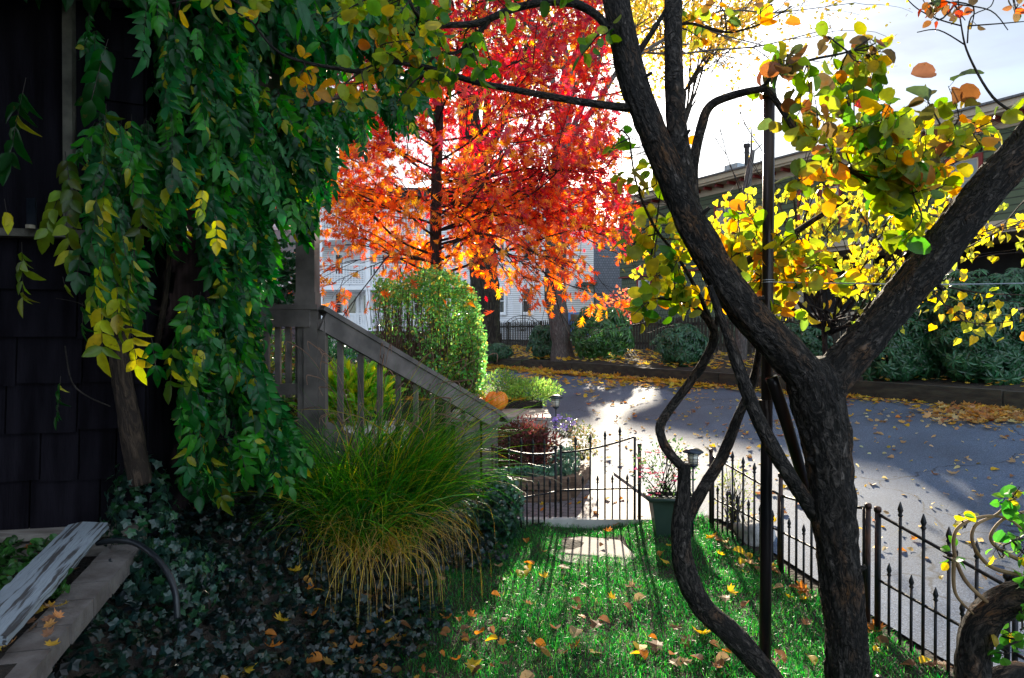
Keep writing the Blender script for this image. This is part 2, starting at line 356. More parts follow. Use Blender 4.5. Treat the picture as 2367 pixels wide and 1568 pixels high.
# leaf templates: rows of (y_mid, half_width, y_edge); fold lifts the edges, curl bends the length
def rowleaf(rows, fold=.25, curl=-.25):
    V = []; Fq = []
    for ym, w, ye in rows:
        V += [(0, ym, curl*ym*ym), (-w, ye, fold*w+curl*ye*ye), (w, ye, fold*w+curl*ye*ye)]
    for i in range(len(rows)-1):
        a, b = i*3, i*3+3
        Fq.append((a, b, b+1, a+1)); Fq.append((a, a+2, b+2, b))
    return np.array(V, float), Fq
OVAL = rowleaf([(0, .01, 0), (.12, .2, .1), (.32, .36, .3), (.6, .38, .6), (.85, .22, .86), (1, .03, 1)], .3, -.25)
OVALR = rowleaf([(0, .02, 0), (.1, .26, .08), (.3, .42, .28), (.58, .45, .6), (.84, .3, .87), (.98, .1, 1.0)], .25, -.3)
LEAFLET = rowleaf([(0, .01, 0), (.2, .2, .2), (.5, .24, .5), (.78, .13, .8), (1, .01, 1)], .3, -.3)
LANCE = rowleaf([(0, .02, 0), (.3, .13, .3), (.6, .17, .62), (1, .01, 1)], .35, -.35)
HEART = rowleaf([(0, .02, 0), (.08, .32, -.1), (.3, .5, .15), (.6, .38, .5), (.85, .14, .82), (1.05, .01, 1.05)], .2, -.25)
SMALL = rowleaf([(0, .02, 0), (.45, .28, .45), (1, .02, 1)], .3, -.2)
OAK = rowleaf([(0, .02, 0), (.12, .05, .14), (.2, .34, .34), (.28, .05, .3), (.42, .56, .66), (.52, .055, .52), (.66, .48, .95), (.76, .05, .76), (.86, .24, 1.08), (.92, .04, .92), (1.08, .01, 1.1)], .15, -.3)
def vary(T, specs):
    out = []
    for sx, cu, fo, sk in specs:
        v = T[0].copy(); v[:, 0] *= sx; v[:, 2] += cu*v[:, 1]**2+fo*np.abs(v[:, 0])+.25*sk*v[:, 0]; v[:, 0] += sk*v[:, 1]**2*.35; out.append((v, T[1]))
    return out
SMOKEL = vary(OVALR, [(1, 0, 0, 0), (.85, .45, .35, .25), (1.08, -.35, -.5, -.2), (.7, .1, .8, .1), (.95, -.6, .2, -.35)])
WISL = vary(LEAFLET, [(1, 0, 0, 0), (1.2, .3, .2, .2), (.85, -.4, .4, -.25), (1.1, -.2, -.5, .1)])
OAKL = vary(OAK, [(1, 0, 0, 0), (.8, .5, .5, .3), (1.15, -.4, -.3, -.3), (.6, .1, .9, .2)])
def fanleaf(pts, curl=.12):
    V = [(0, .35, 0)]+[(x, y, -curl*(x*x+(y-.35)**2)*2) for x, y in pts]
    return np.array(V, float), [(0, i+1, (i+1) % len(pts)+1) for i in range(len(pts))]
MAPLE = fanleaf([(0, 0), (.16, .1), (.4, .04), (.32, .24), (.62, .38), (.45, .48), (.5, .72), (.26, .62), (.12, .78), (0, 1.05), (-.12, .78), (-.26, .62), (-.5, .72), (-.45, .48), (-.62, .38), (-.32, .24), (-.4, .04), (-.16, .1)], -.25)
IVY = fanleaf([(0, .05), (.3, -.05), (.32, .25), (.55, .45), (.25, .6), (0, 1), (-.25, .6), (-.55, .45), (-.32, .25), (-.3, -.05)], .2)
def norm(a): return a/np.maximum(np.linalg.norm(a, axis=-1, keepdims=True), 1e-9)
def leaves(mb, T, P, Dv, N, S, C):
    if isinstance(T, list):
        n = len(P); S = np.broadcast_to(S, (n,)); k = rng.integers(0, len(T), n)
        for j in range(len(T)):
            m = k == j
            if m.any(): leaves(mb, T[j], np.asarray(P)[m], np.asarray(Dv)[m], np.asarray(N)[m], S[m], np.asarray(C)[m])
        return
    P = np.asarray(P, float); Dv = norm(np.asarray(Dv, float)); N = np.asarray(N, float)
    Z = norm(N-Dv*(N*Dv).sum(-1, keepdims=True)); X = np.cross(Dv, Z)
    tv, tf = T; n = len(P); S = np.broadcast_to(S, (n,))[:, None, None]
    v = P[:, None]+S*(tv[None, :, 0:1]*X[:, None]+tv[None, :, 1:2]*Dv[:, None]+tv[None, :, 2:3]*Z[:, None])
    fl = np.concatenate([np.array(q) for q in tf]); ft = np.array([len(q) for q in tf]); k = len(tv)
    fi = (np.arange(n)[:, None]*k+fl[None]).ravel()
    mb.batch(v.reshape(-1, 3), fi, np.tile(ft, n), np.repeat(np.asarray(C, float), k, axis=0))
def rnd(n, s=1.0): return rng.normal(0, s, (n, 3))
def pal(cols, n, wts=None, jit=.18):
    cols = np.array(cols, float); i = rng.choice(len(cols), n, p=None if wts is None else np.array(wts)/sum(wts))
    return np.clip(cols[i]*(1+rng.normal(0, jit, (n, 1)))*(1+rng.normal(0, jit*.4, (n, 3))), .002, .95)
def proj(P):
    P = np.asarray(P, float); y = P[:, 1]; z = P[:, 2]-EYE; dep = y*cp-z*sp_; up = z*cp+y*sp_
    return CX+F*P[:, 0]/dep, CY-F*up/dep
def inpoly(px, py, poly):
    poly = np.array(poly); r = np.zeros(len(px), bool); j = len(poly)-1
    for i in range(len(poly)):
        xi, yi = poly[i]; xj, yj = poly[j]
        c = ((yi > py) != (yj > py)) & (px < (xj-xi)*(py-yi)/(yj-yi+1e-12)+xi); r ^= c; j = i
    return r
def samplepoly(poly, n):
    a = np.array(poly); lo, hi = a.min(0), a.max(0); X = []; Y = []
    while sum(map(len, X)) < n:
        p = rng.uniform(lo, hi, (n*2, 2)); m = inpoly(p[:, 0], p[:, 1], poly); X.append(p[m, 0]); Y.append(p[m, 1])
    return np.concatenate(X)[:n], np.concatenate(Y)[:n]
def WA(px, py, D):
    a = (px-CX)/F; b = -(py-CY)/F; k = D/(cp+b*sp_)
    return np.stack([a*k, D*np.ones_like(a), EYE+(b*cp-sp_)*k], -1)

# ------------------------------------------------------------------ setting: ground, driveway, path
def gridmesh(name, xs, ys, zf, mat, kind='structure'):
    X, Y = np.meshgrid(xs, ys); Z = zf(X, Y)
    v = np.stack([X, Y, Z], -1).reshape(-1, 3); nx, ny = len(xs), len(ys)
    i = np.arange(ny-1)[:, None]*nx+np.arange(nx-1)[None]
    q = np.stack([i, i+1, i+nx+1, i+nx], -1).reshape(-1)
    mb = MB(); mb.batch(v, q, np.full((nx-1)*(ny-1), 4), np.full((len(v), 3), .5))
    return tag(mb.build(name, mat, None, True), kind=kind)
def hn(X, Y): return .012*np.sin(X*7.1+Y*3)+.01*np.sin(Y*9.3-X*4)
def inlawn(X, Y): return (Y < 6.35) & (X < 1.86+(6.1-Y)*.196)
gridmesh('ground', np.concatenate([np.arange(-60, -4, 4), np.arange(-4, 8, .1), np.arange(8, 62, 4)]),
         np.concatenate([np.arange(-14, 0, 2), np.arange(0, 12, .1), np.arange(12, 34, .5), np.arange(34, 90, 6)]),
         lambda X, Y: H(X, Y)+np.where(inlawn(X, Y), hn(X, Y), -.02), SOIL)
gridmesh('horizon_ground', np.linspace(-900, 900, 7), np.linspace(-900, 900, 7), lambda X, Y: X*0-.6, SOIL)
# driveway: rows in y between its left and right edge
def xl(y):
    return np.interp(y, [-4, 6.2, 6.4, 8.0, 8.15, 10.5, 14, 40], [3.9, 1.9, 1.58, 1.27, .5, .12, -.75, -22])
ys = np.concatenate([np.arange(-4, 14, .1), np.arange(14, 40, .4)]); V = []; nu = 50
for y in ys:
    a = xl(y); b = (10.1-.51*y)/.86
    for u in np.linspace(0, 1, nu):
        x = a+(b-a)*u; V.append((x, y, Hf(min(x, (10.1-.51*y)/.86), y)+.004+.010*noise.noise(Vector((x*.8, y*.8, 0)))))
i = np.arange(len(ys)-1)[:, None]*nu+np.arange(nu-1)[None]; q = np.stack([i, i+1, i+nu+1, i+nu], -1).reshape(-1)
mb = MB(); mb.batch(np.array(V), q, np.full((len(ys)-1)*(nu-1), 4), np.full((len(V), 3), .5))
tag(mb.build('driveway', ASPH, None, True), kind='structure')
# brick path beyond the gate
nu = 16; V = []
for y in np.linspace(6.42, 8.0, 16):
    for x in np.linspace(.1, np.interp(y, [6.42, 8], [1.50, 1.2]), nu): V.append((x, y, Hf(x, y)+.012))
i = np.arange(15)[:, None]*nu+np.arange(nu-1)[None]; q = np.stack([i, i+1, i+nu+1, i+nu], -1).reshape(-1)
mb = MB(); mb.batch(np.array(V), q, np.full(15*(nu-1), 4), np.full((len(V), 3), .5))
tag(mb.build('path', PAVE), kind='structure')
mb = MB(); mb.beam((.05, 6.38, .02), (1.5, 6.38, .02), .09, .09); mb.beam((1.53, 6.43, Hf(1.5, 6.43)), (1.23, 7.98, Hf(1.2, 7.98)), .09, .06)
tag(mb.build('path_edging', CONC), kind='structure')
# raised bed level behind the stairs
BZ = .9
pts = [(-9, 6.9), (-.28, 8.95), (.40, 8.95), (.06, 10.4), (-.5, 12.4), (-3, 17), (-14, 24), (-14, 6.9)]
mb = MB(); mb.raw([(x, y, BZ) for x, y in pts]+[(x, y, -.2) for x, y in pts], [tuple(range(8))]+[(i, i+8, (i+1) % 8+8, (i+1) % 8) for i in range(8)])
tag(mb.build('garden_bed', SOIL), kind='structure')

# ------------------------------------------------------------------ timber kerb along the far edge of the driveway
DV = Vector((-.51, .86, 0)); NV = Vector((.86, .51, 0)); KS = 10.12
def kp(s, t, z=0): # s across, t along (towards far left)
    return NV*s+DV*t+Vector((0, 0, z))
ktab = thing('timber_kerb', 'dark timber kerb running along the far edge of the driveway', 'kerb', kp(KS, 0, .8))
t0 = -10.0
while t0 < 34:
    L = 2.4
    mb = MB(); h = .27+random.uniform(-.015, .015)
    mb.beam(kp(KS+random.uniform(-.02, .02), t0, .78+h/2), kp(KS+random.uniform(-.02, .02), t0+L-.015, .78+h/2), .16, h)
    local(mb.build('sleeper', TIMB), ktab); t0 += L

# ------------------------------------------------------------------ near house on the left
hw_a, hw_b = W(-420, 800, 3.0), W(338, 800, 3.28)
wa, wb = Vector((hw_a.x, hw_a.y, 0)), Vector((hw_b.x, hw_b.y, 0)); wd = (wb-wa).normalized(); wnrm = Vector((wd.y, -wd.x, 0)) # faces camera
WB0 = W(160, 1214, 3.2).z
house = thing('shingled_house', 'near house wall of dark square shingles with a white trimmed window', 'house', (wa.x, wa.y, WB0))
def WP(u, z, off=0): return wa+wd*u+wnrm*off+Vector((0, 0, z))
LW = (wb-wa).length
sillz = W(80, 541, 3.15).z; u_w0 = -.2; u_w1 = (W(300, 500, 3.2)-wa).dot(wd); u_j = (W(150, 300, 3.15)-wa).dot(wd)
mb = MB(); mb.beam(WP(-.5, (WB0+5)/2, -.12), WP(LW, (WB0+5)/2, -.12), .2, 5-WB0)
course = .222; z = WB0; r_ = 0
while z < 4.6:
    u = -.6+random.uniform(0, .2)
    while u < LW:
        w = random.uniform(.15, .34); u1 = min(u+w, LW)
        zt = z+course+.03
        if not (z > sillz-.12 and z < 3.6 and u1 < u_w1+.02):
            M = Matrix((wd, wnrm, Vector((0, 0, 1)))).transposed().to_4x4(); M.translation = wa+Vector((0, 0, z+random.uniform(-.004, .004)))
            t1, t2 = .018+random.uniform(0, .006), .004
            x0, x1 = u+.004, u1-.004
            dl, dr_ = random.uniform(-.012, .006), random.uniform(-.012, .006); v = [(x0, -.02, dl), (x1, -.02, dr_), (x1, t1, dr_), (x0, t1, dl), (x0, -.02, course+.02), (x1, -.02, course+.02), (x1, t2, course+.02), (x0, t2, course+.02)]
            mb.raw(np.array([M @ Vector(p) for p in v]), [(0, 3, 2, 1), (4, 5, 6, 7), (0, 1, 5, 4), (1, 2, 6, 5), (2, 3, 7, 6), (3, 0, 4, 7)])
        u = u1
    z += course
local(mb.build('wall', SHING), house)
mb = MB(); mb.beam(WP(-.6, 3, -.3), WP(-.6, 3, -3.4), .1, 4); mb.box((wa.x-1, wa.y+.3, WB0), (wa.x-.9, wa.y+3, 5))
mb.raw([(wb.x, wb.y+.02, WB0-.4), (-2.12, 5.5, WB0-.4), (-2.12, 5.5, 5), (wb.x, wb.y+.02, 5), (wb.x-.15, wb.y+.02, WB0-.4), (-2.27, 5.5, WB0-.4), (-2.27, 5.5, 5), (wb.x-.15, wb.y+.02, 5)],
       [(0, 1, 2, 3), (4, 7, 6, 5), (3, 2, 6, 7), (0, 4, 5, 1), (0, 3, 7, 4), (1, 5, 6, 2)])
local(mb.build('side_wall', SHING), house)
mb = MB(); mb.beam(WP(-.6, sillz, .03), WP(u_w1, sillz, .03), .1, .035); OLDT = noisy('old_trim', (.10, .09, .07), (.2, .18, .14), 12, .8, .4); sill = local(mb.build('window_sill', OLDT), house)
wf = MB()
wf.beam(WP(u_j-.02, (sillz+3.4)/2, .012), WP(u_j+.02, (sillz+3.4)/2, .012), .05, 3.4-sillz-.04); wf.beam(WP(-.6, 3.4, .01), WP(u_w1+.03, 3.4, .01), .05, .07)
win = local(wf.build('window', OLDT), house)
mb = MB(); mb.beam(WP(-.6, (sillz+3.4)/2, -.01), WP(u_w1, (sillz+3.4)/2, -.01), .01, 3.4-sillz); local(mb.build('pane', PANE), win)
mb = MB(); mb.beam(WP(-.6, WB0-.02, .05), WP(LW, WB0-.02, .05), .14, .03); mb.beam(WP(-.6, WB0-.1, .06), WP(LW, WB0-.1, .06), .12, .1)
local(mb.build('base_trim', WOODG), house)
mb = MB(); mb.beam(WP(-.6, (WB0-.15)/2, -.05), WP(LW, (WB0-.15)/2, -.05), .2, WB0-.15); local(mb.build('foundation', CONC), house)
th = thing('thermometer', 'small dark dial thermometer strip on the window of the shingled house', 'thermometer', W(75, 515, 3.1))
mb = MB(); q = W(75, 500, 3.08); mb.box((q.x-.02, q.y-.01, q.z-.06), (q.x+.02, q.y, q.z+.08)); local(mb.build('strip', LAMPB), th)
mb = MB(); mb.lathe([(.001, -.01), (.02, -.008), (.02, .008), (.001, .01)], (q.x, q.y-.012, q.z-.05)); local(mb.build('bulb', CREAM), th)

mb = MB(); mb.box((-6, -7.5, -.2), (-.4, -1.6, 6.2)); mb.box((-6, -1.58, -.2), (-3.9, 1.5, 5)); local(mb.build('unseen_shade_block', SHING), house)  # unseen block added behind the camera to cut sky fill on the left
mb = MB(); mb.beam(WP(-1.5, 3.6, .62), WP(LW+.1, 3.6, .62), 1.5, .06); mb.beam(WP(-1.5, 3.66, 1.39), WP(LW+.1, 3.66, 1.39), .03, .2); local(mb.build('eave', OLDT), house)  # unseen eave added and deepened to darken the wall and leaves beneath
# porch with stairs
porch = thing('porch', 'grey brown wooden porch with a sloping stair rail and baluster rail', 'porch', (-1.4, 4.95, .9))
def pp(mb, name, mat=WOODP, par=None): return local(mb.build(name, mat), porch) if par is None else mb.build(name, mat, par)
pB = W(712, 700, 4.95)
mb = MB(); mb.box((pB.x-.068, pB.y-.068, 2.0), (pB.x+.068, pB.y+.068, 3.3), j=.002); mb.box((pB.x-.074, pB.y-.074, 2.0), (pB.x+.074, pB.y+.074, 2.09)); pp(mb, 'post')
n0 = W(722, 710, 4.95)
mb = MB(); mb.box((n0.x-.05, n0.y-.05, .2), (n0.x+.05, n0.y+.05, 1.985)); mb.box((n0.x+.052, n0.y-.035, .9), (n0.x+.1, n0.y+.05, 1.9)); mb.box((n0.x-.1, n0.y-.03, .9), (n0.x-.052, n0.y+.05, 1.87)); pp(mb, 'newel_post')
zr = W(700, 705, 4.95).z
mb = MB(); mb.beam((n0.x+.06, n0.y, zr-.018), (-2.9, n0.y+.05, zr-.018), .15, .036); mb.beam((n0.x-.0, n0.y-.055, zr-.10), (-2.9, n0.y-.005, zr-.10), .03, .12); pp(mb, 'top_rail')
mb = MB(); zb = W(650, 900, 4.95).z; mb.beam((n0.x-.05, n0.y, zb), (-2.9, n0.y+.05, zb), .04, .08); pp(mb, 'bottom_rail')
for px in (548, 575, 594, 617, 643, 667, 690):
    q = W(px, 800, 4.97); mb = MB(); mb.box((q.x-.019, q.y-.019, zb-.06+random.uniform(-.03, .0)), (q.x+.019, q.y+.019, zr-.11)); pp(mb, 'baluster')
A = W(737, 712, 4.95); B = W(1142, 951, 6.35)
mb = MB(); mb.beam(A, B, .14, .035); 
tip = [B, B+(B-A).normalized()*.10+Vector((0, 0, -.012)), B+(B-A).normalized()*.16+Vector((0, 0, -.035))]
dx = (B-A).normalized(); side = Vector((dx.y, -dx.x, 0)).normalized()
for i in range(2):
    mb.beam(tip[i], tip[i+1], .14-.01*i, .035-.01*i)
pp(mb, 'handrail', WOODP)
mb = MB(); mb.beam(A+side*.04-Vector((0, 0, .095)), B+side*.04-Vector((0, 0, .095)), .035, .135)
for q, r in ((.28, .016), (.55, .012)):
    c = A.lerp(B, q)+side*.062-Vector((0, 0, .11)); mb.tube([c-side*.01, c+side*.006], r, 8)
pp(mb, 'rail_board')
for k in range(1, 10):
    q = A.lerp(B, k/10.2); mb = MB(); mb.box((q.x-.02, q.y-.02, max(.15, q.z-1.0)), (q.x+.02, q.y+.02, q.z-.16)); pp(mb, 'baluster')
q = A.lerp(B, .955); mb = MB(); mb.box((q.x-.05, q.y-.05, 0), (q.x+.05, q.y+.05, q.z-.03)); mb.box((q.x+.052, q.y-.04, 0), (q.x+.09, q.y+.04, q.z-.09)); pp(mb, 'newel_post')
back = Vector((-dx.y, dx.x, 0)).normalized()
for k in range(6):
    q = A.lerp(B, k/5.6+.05); z = 1.15-(k+1)*.19
    mb = MB(); mb.beam(Vector((q.x, q.y, z)), Vector((q.x, q.y, z))+back*1.2, .3, .035); mb.beam(Vector((q.x, q.y, z-.1))+dx*.1, Vector((q.x, q.y, z-.1))+back*1.2+dx*.1, .02, .16); pp(mb, 'stair_tread')
mb = MB(); q0 = Vector((A.x, A.y, 1.05))+side*.0; q1 = Vector((B.x, B.y, .02)); mb.beam(q0, q1, .04, .24); pp(mb, 'stringer')
mb = MB(); mb.raw([(-5, 5.0, 1.15), (-1.5, 5.02, 1.15), (-2.3, 6.2, 1.15), (-5, 6.2, 1.15), (-5, 5.0, 1.0), (-1.5, 5.02, 1.0), (-2.3, 6.2, 1.0), (-5, 6.2, 1.0)], [(0, 1, 2, 3), (7, 6, 5, 4), (0, 4, 5, 1), (1, 5, 6, 2), (2, 6, 7, 3), (3, 7, 4, 0)]); pp(mb, 'deck')
e = W(774, 390, 5.15)
mb = MB(); mb.box((-4.6, 3.5, 3.32), (e.x-.03, 5.3, 3.42)); mb.box((-4.6, 5.16, 3.04), (e.x-.05, 5.3, 3.32)); mb.box((e.x-.15, 3.5, 3.08), (e.x-.05, 5.157, 3.317)); mb.box((e.x-.045, 3.46, 3.05), (e.x-.015, 5.33, 3.45)); mb.box((-4.6, 3.45, 3.45), (e.x+.05, 5.4, 3.5))
pp(mb, 'porch_roof', noisy('brown_eave', (.035, .02, .015), (.06, .035, .028), 5, .6, .2))
# pale concrete landing behind the stairs
mb = MB(); mb.box((-2.4, 6.9, 0), (-1.2, 7.9, .78), j=.01); tag(mb.build('landing', CONC), 'pale sunlit concrete landing block behind the porch stairs', 'landing')

# raised bed, board, brick edging, hose at lower left
bed = thing('raised_bed', 'low raised bed edged with pale bricks below the shingled wall', 'planting bed', (-1.7, 2.4, .6))
e0, e1 = W(290, 1258, 3.05), W(-40, 1810, 1.85)
ez = e0.z
e1.z = ez - .06
bm_ = MB(); dd = (e1-e0); L = dd.length; dn = dd.normalized(); nrm2 = Vector((dn.y, -dn.x, 0))
kk = 0; u = 0
while u < L:
    w = random.uniform(.16, .22)
    p = e0+dn*u; q = e0+dn*(u+w-.008)
    mb = MB(); off = nrm2*random.uniform(-.006, .006)
    mb.beam(p+off-Vector((0, 0, .035)), q+off-Vector((0, 0, .035)), .13+random.uniform(-.01, .01), .07)
    local(mb.build('brick', BRICKP), bed); u += w
mb = MB(); mb.beam(WP(.9, ez-.03, .12), WP(LW-.1, ez-.05, .12), .1, .08); local(mb.build('back_board', WOODG), bed)
sp = [e0-Vector((0, 0, .07)), e1-Vector((0, 0, .07)), e1+Vector((-1.2, 0, -.07)), WP(0, ez-.07, .1), ]
mb = MB(); mb.raw([(p.x, p.y, ez-.05) for p in sp]+[(p.x, p.y, .1) for p in sp], [(3, 2, 1, 0), (0, 1, 5, 4), (1, 2, 6, 5), (2, 3, 7, 6), (3, 0, 4, 7)]); local(mb.build('bed_soil', SOIL), bed)
b0, b1 = W(205, 1262, 3.0), W(-50, 1600, 2.05); b0.z = ez+.10; b1.z = ez+.02
mb = MB(); nn = 26; bd = (b1-b0).normalized(); bs = Vector((bd.y, -bd.x, 0)).normalized()
V = []; LC = []
for i in range(nn+1):
    p = b0.lerp(b1, i/nn)
    for a, h in ((-.078, .006), (-.03, .012), (.03, .012), (.078, .004), (.075, -.025), (-.075, -.025)):
        jt = (rng.uniform(-.006, .006) if i not in (0,) else rng.uniform(-.03, .03))
        LC.append((a, i/nn*(b1-b0).length, h)); V.append(p+bs*(a+rng.uniform(-.003, .003))+bd*(jt if i == 0 else 0)+Vector((0, 0, h+rng.uniform(-.002, .002)+abs(a)*0)))
mb.raw(np.array(V), [(i*6+k, i*6+(k+1) % 6, i*6+6+(k+1) % 6, i*6+6+k) for i in range(nn) for k in range(6)]+[tuple(range(6))[::-1], tuple(nn*6+k for k in range(6))], LC)
o = mb.build('board', None or MATS['peeling_white_paint']); root = tag(o, 'long board of peeling white paint leaning along the brick bed edge', 'board')
mb = MB(); mb.tube([W(225, 1256, 2.95), W(265, 1250, 2.93), W(310, 1255, 2.88), W(350, 1280, 2.8), W(385, 1320, 2.75), W(405, 1370, 2.7), W(410, 1430, 2.68)], .0125, 10, 8)
tag(mb.build('garden_hose', RUBB, None, True), 'black garden hose arching off the brick edge into the ivy', 'hose')
mb = MB()
for i in range(70):
    px, py = rng.uniform(-30, 150), rng.uniform(1265, 1400); p = W(px, py, 1); 
    # point on the bed plane
    k = (ez-.03-EYE)/(p.z-EYE); q = Vector((p.x*k, p.y*k, ez-.03)); n = 5
    leaves(mb, OVALR, np.tile(q, (n, 1))+rnd(n, .02)+[0, 0, .03], rnd(n)+[0, 0, .3], rnd(n, .4)+[0, 0, 1], rng.uniform(.03, .045, n), pal([(.03, .11, .02), (.05, .16, .03)], n))
for i in range(40):
    px, py = rng.uniform(-30, 170), rng.uniform(1270, 1500); p = W(px, py, 1); k = (ez-.02-EYE)/(p.z-EYE); q = Vector((p.x*k, p.y*k, ez-.02))
    leaves(mb, MAPLE, [q], rnd(1)+[0, 0, 0], rnd(1, .2)+[0, 0, 1], [.042], pal([(.55, .33, .04), (.45, .2, .06), (.3, .15, .08)], 1))
tag(mb.build('ground_plant', LEAFG), 'low round leaved green plants with fallen leaves in the brick edged bed', 'plants', kind='stuff')

# ------------------------------------------------------------------ far houses
def window(root, x0, x1, z0, z1, y=0, trim=.1, tm=WHITE, inner=WHITE, pane=None, split=True):
    mb = MB()
    t = trim
    mb.box((x0-t, y-.06, z0-t), (x0, y+.02, z1+t)); mb.box((x1, y-.06, z0-t), (x1+t, y+.02, z1+t))
    mb.box((x0, y-.06, z1), (x1, y+.02, z1+t)); mb.box((x0-t*.0, y-.09, z0-t), (x1, y+.02, z0))
    f = mb.build('window', tm, root)
    mb = MB(); s = .05
    mb.box((x0, y-.035, z0), (x0+s, y+.01, z1)); mb.box((x1-s, y-.035, z0), (x1, y+.01, z1)); mb.box((x0+s, y-.034, z1-s), (x1-s, y+.01, z1)); mb.box((x0+s, y-.034, z0), (x1-s, y+.01, z0+s))
    if split: mb.box((x0+s, y-.033, (z0+z1)/2-.025), (x1-s, y+.01, (z0+z1)/2+.025))
    mb.build('sash', inner, f)
    mb = MB(); mb.box((x0+s, y-.02, z0+s), (x1-s, y-.012, z1-s)); mb.build('pane', pane or PANE, f)
    return f
gz = 1.1
gh = thing('green_house', 'dark green two storey house with cream eaves and red trim beyond the driveway', 'house', (5.2, 33, gz), math.atan2(-.86, .51))
EV = 7.72-gz; BL = 4.45-gz
mb = MB(); mb.box((0, 0, BL+.03), (21, 9, EV)); mb.build('upper_wall', CLAPG, gh)
mb = MB(); mb.box((.05, .08, -1), (21, 8.9, BL)); mb.build('lower_wall', SHGG, gh)
mb = MB(); mb.box((-.03, -.06, BL-.03), (21, .07, BL+.03)); mb.build('belt_trim', REDP, gh)
mb = MB(); mb.box((-.2, -.62, EV+.02), (21.4, 9.6, EV+.1)); mb.box((-.22, -.68, EV+.1), (21.4, -.6, EV+.34)); mb.box((-.3, -.68, EV+.1), (-.22, 9.6, EV+.34)); mb.box((-.03, -.05, EV-.28), (21, 0.0, EV+.02))
mb.build('eaves', CREAM, gh)
mb = MB(); mb.raw([(-.32, -.75, EV+.35), (21.5, -.75, EV+.35), (21.5, 4.5, EV+.9), (-.32, 4.5, EV+.9), (21.5, 9.7, EV+.35), (-.32, 9.7, EV+.35), (-.32, -.75, EV+.29), (21.5, -.75, EV+.29), (21.5, 9.7, EV+.29), (-.32, 9.7, EV+.29)],
    [(0, 1, 2, 3), (3, 2, 4, 5), (6, 7, 1, 0), (7, 8, 4, 2, 1), (8, 9, 5, 4), (9, 6, 0, 3, 5)]); rf = mb.build('roof', ROOF, gh)
mb = MB(); mb.box((5.4, 1.2, EV+.4), (6.1, 1.9, EV+1.15)); mb.build('chimney', GALV, rf)
mb = MB(); mb.lathe([(.09, 0), (.09, .95), (.13, .96), (.13, 1.08), (.02, 1.1)], (7.35, .3, EV+.4), 10); mb.build('vent_pipe', IRON, rf)
for k in range(34):
    mb = MB(); mb.box((.2+k*.62, -.45, EV-.1), (.3+k*.62, -.052, EV+.018)); mb.build('bracket', REDP, gh)
f = window(gh, 1.3, 2.1, 3.1-gz, 4.25-gz, .08, .1, REDP, WHITE, PANEL_)
window(gh, 6.1, 6.9, 5.75-gz, 6.85-gz, 0, .1, REDP, CREAM, PANEL_)
window(gh, 10.0, 10.65, 5.6-gz, 6.8-gz, 0, .1, REDP, CREAM, PANEL_); window(gh, 10.85, 11.5, 5.6-gz, 6.8-gz, 0, .1, REDP, CREAM, PANEL_)
window(gh, 15, 15.8, 5.6-gz, 6.8-gz, 0, .1, REDP, CREAM, PANEL_); window(gh, 13.0, 13.9, 2.4-gz, 3.9-gz, .08, .1, CREAM, CREAM)
mb = MB(); mb.box((9, -2.4, BL-.18), (21.2, -.07, BL+.12)); mb.box((8.9, -2.5, BL-.06), (21.3, -2.41, BL+.1)); pr = mb.build('porch_roof', CREAM, gh)
mb = MB(); mb.box((9.02, -2.36, .2), (21, -.1, .45)); mb.build('porch_floor', TIMB, gh)
mb = MB(); mb.box((9.0, -.065, .46), (21, .075, BL-.2)); mb.build('porch_shade_sheet', SHADEP, gh)  # near-black sheet over the green wall, porch shade put into its colour
for k in range(6):
    mb = MB(); mb.box((9.2+k*2.3, -2.3, .46), (9.38+k*2.3, -2.12, BL-.19)); mb.build('porch_post', CREAM, gh)
mb = MB()
mb.box((9.2, -2.26, 1.25), (20.7, -2.18, 1.33)); mb.box((9.2, -2.25, .55), (20.7, -2.19, .6))
for k in range(90): mb.box((9.3+k*.127, -2.24, .6), (9.34+k*.127, -2.2, 1.25))
mb.build('railing', CREAM, gh)

wz = 1.3
wh = thing('white_house', 'large white clapboard house with stacked balconies and a bay', 'house', (0, 40, wz))
pxx = lambda p: (p-CX)/F*40
zz_ = lambda y: EYE+40*(770-y)/F-wz
x_l, x_p, x_r = pxx(560), pxx(1012), pxx(1372)
mb = MB(); mb.box((x_l, 2.0, -.5), (x_p, 12, 8.7)); mb.box((x_p, 0, -.5), (x_r, 12, 8.7)); mb.build('wall', CLAPW, wh)
mb = MB(); mb.box((x_l-.4, -.5, 8.71), (x_r+.2, 12.4, 8.9)); mb.build('roof', ROOF, wh)
# bay
b0x, b1x, b2x, b3x = pxx(1147), pxx(1186), pxx(1262), pxx(1284)
mb = MB(); mb.raw([(b0x, -.004, -.5), (b1x, -1, -.5), (b2x, -1, -.5), (b3x, -.004, -.5), (b0x, -.004, 8.69), (b1x, -1, 8.69), (b2x, -1, 8.69), (b3x, -.004, 8.69)], [(0, 1, 5, 4), (1, 2, 6, 5), (2, 3, 7, 6), (4, 5, 6, 7)]); mb.build('bay', CLAPW, wh)
for z0, z1 in ((2.95-wz, 4.35-wz), (5.9-wz, 7.3-wz)):
    window(wh, pxx(1207), pxx(1229), z0, z1, -1.0, .12)
    f = window(wh, 0, .4, z0, z1, 0, .12)
    a = math.atan2(-1, b1x-b0x); f.location = (pxx(1156), -.33-.012, 0); f.rotation_euler = (0, 0, a)
    f = window(wh, 0, .3, z0, z1, 0, .1); f.location = (pxx(1272)-.05, -.6, 0); f.rotation_euler = (0, 0, math.atan2(1, b3x-b2x))
    window(wh, pxx(1048), pxx(1068), z0, z1, 0, .12)
fl = [zz_(757), zz_(662), zz_(548), 8.65]
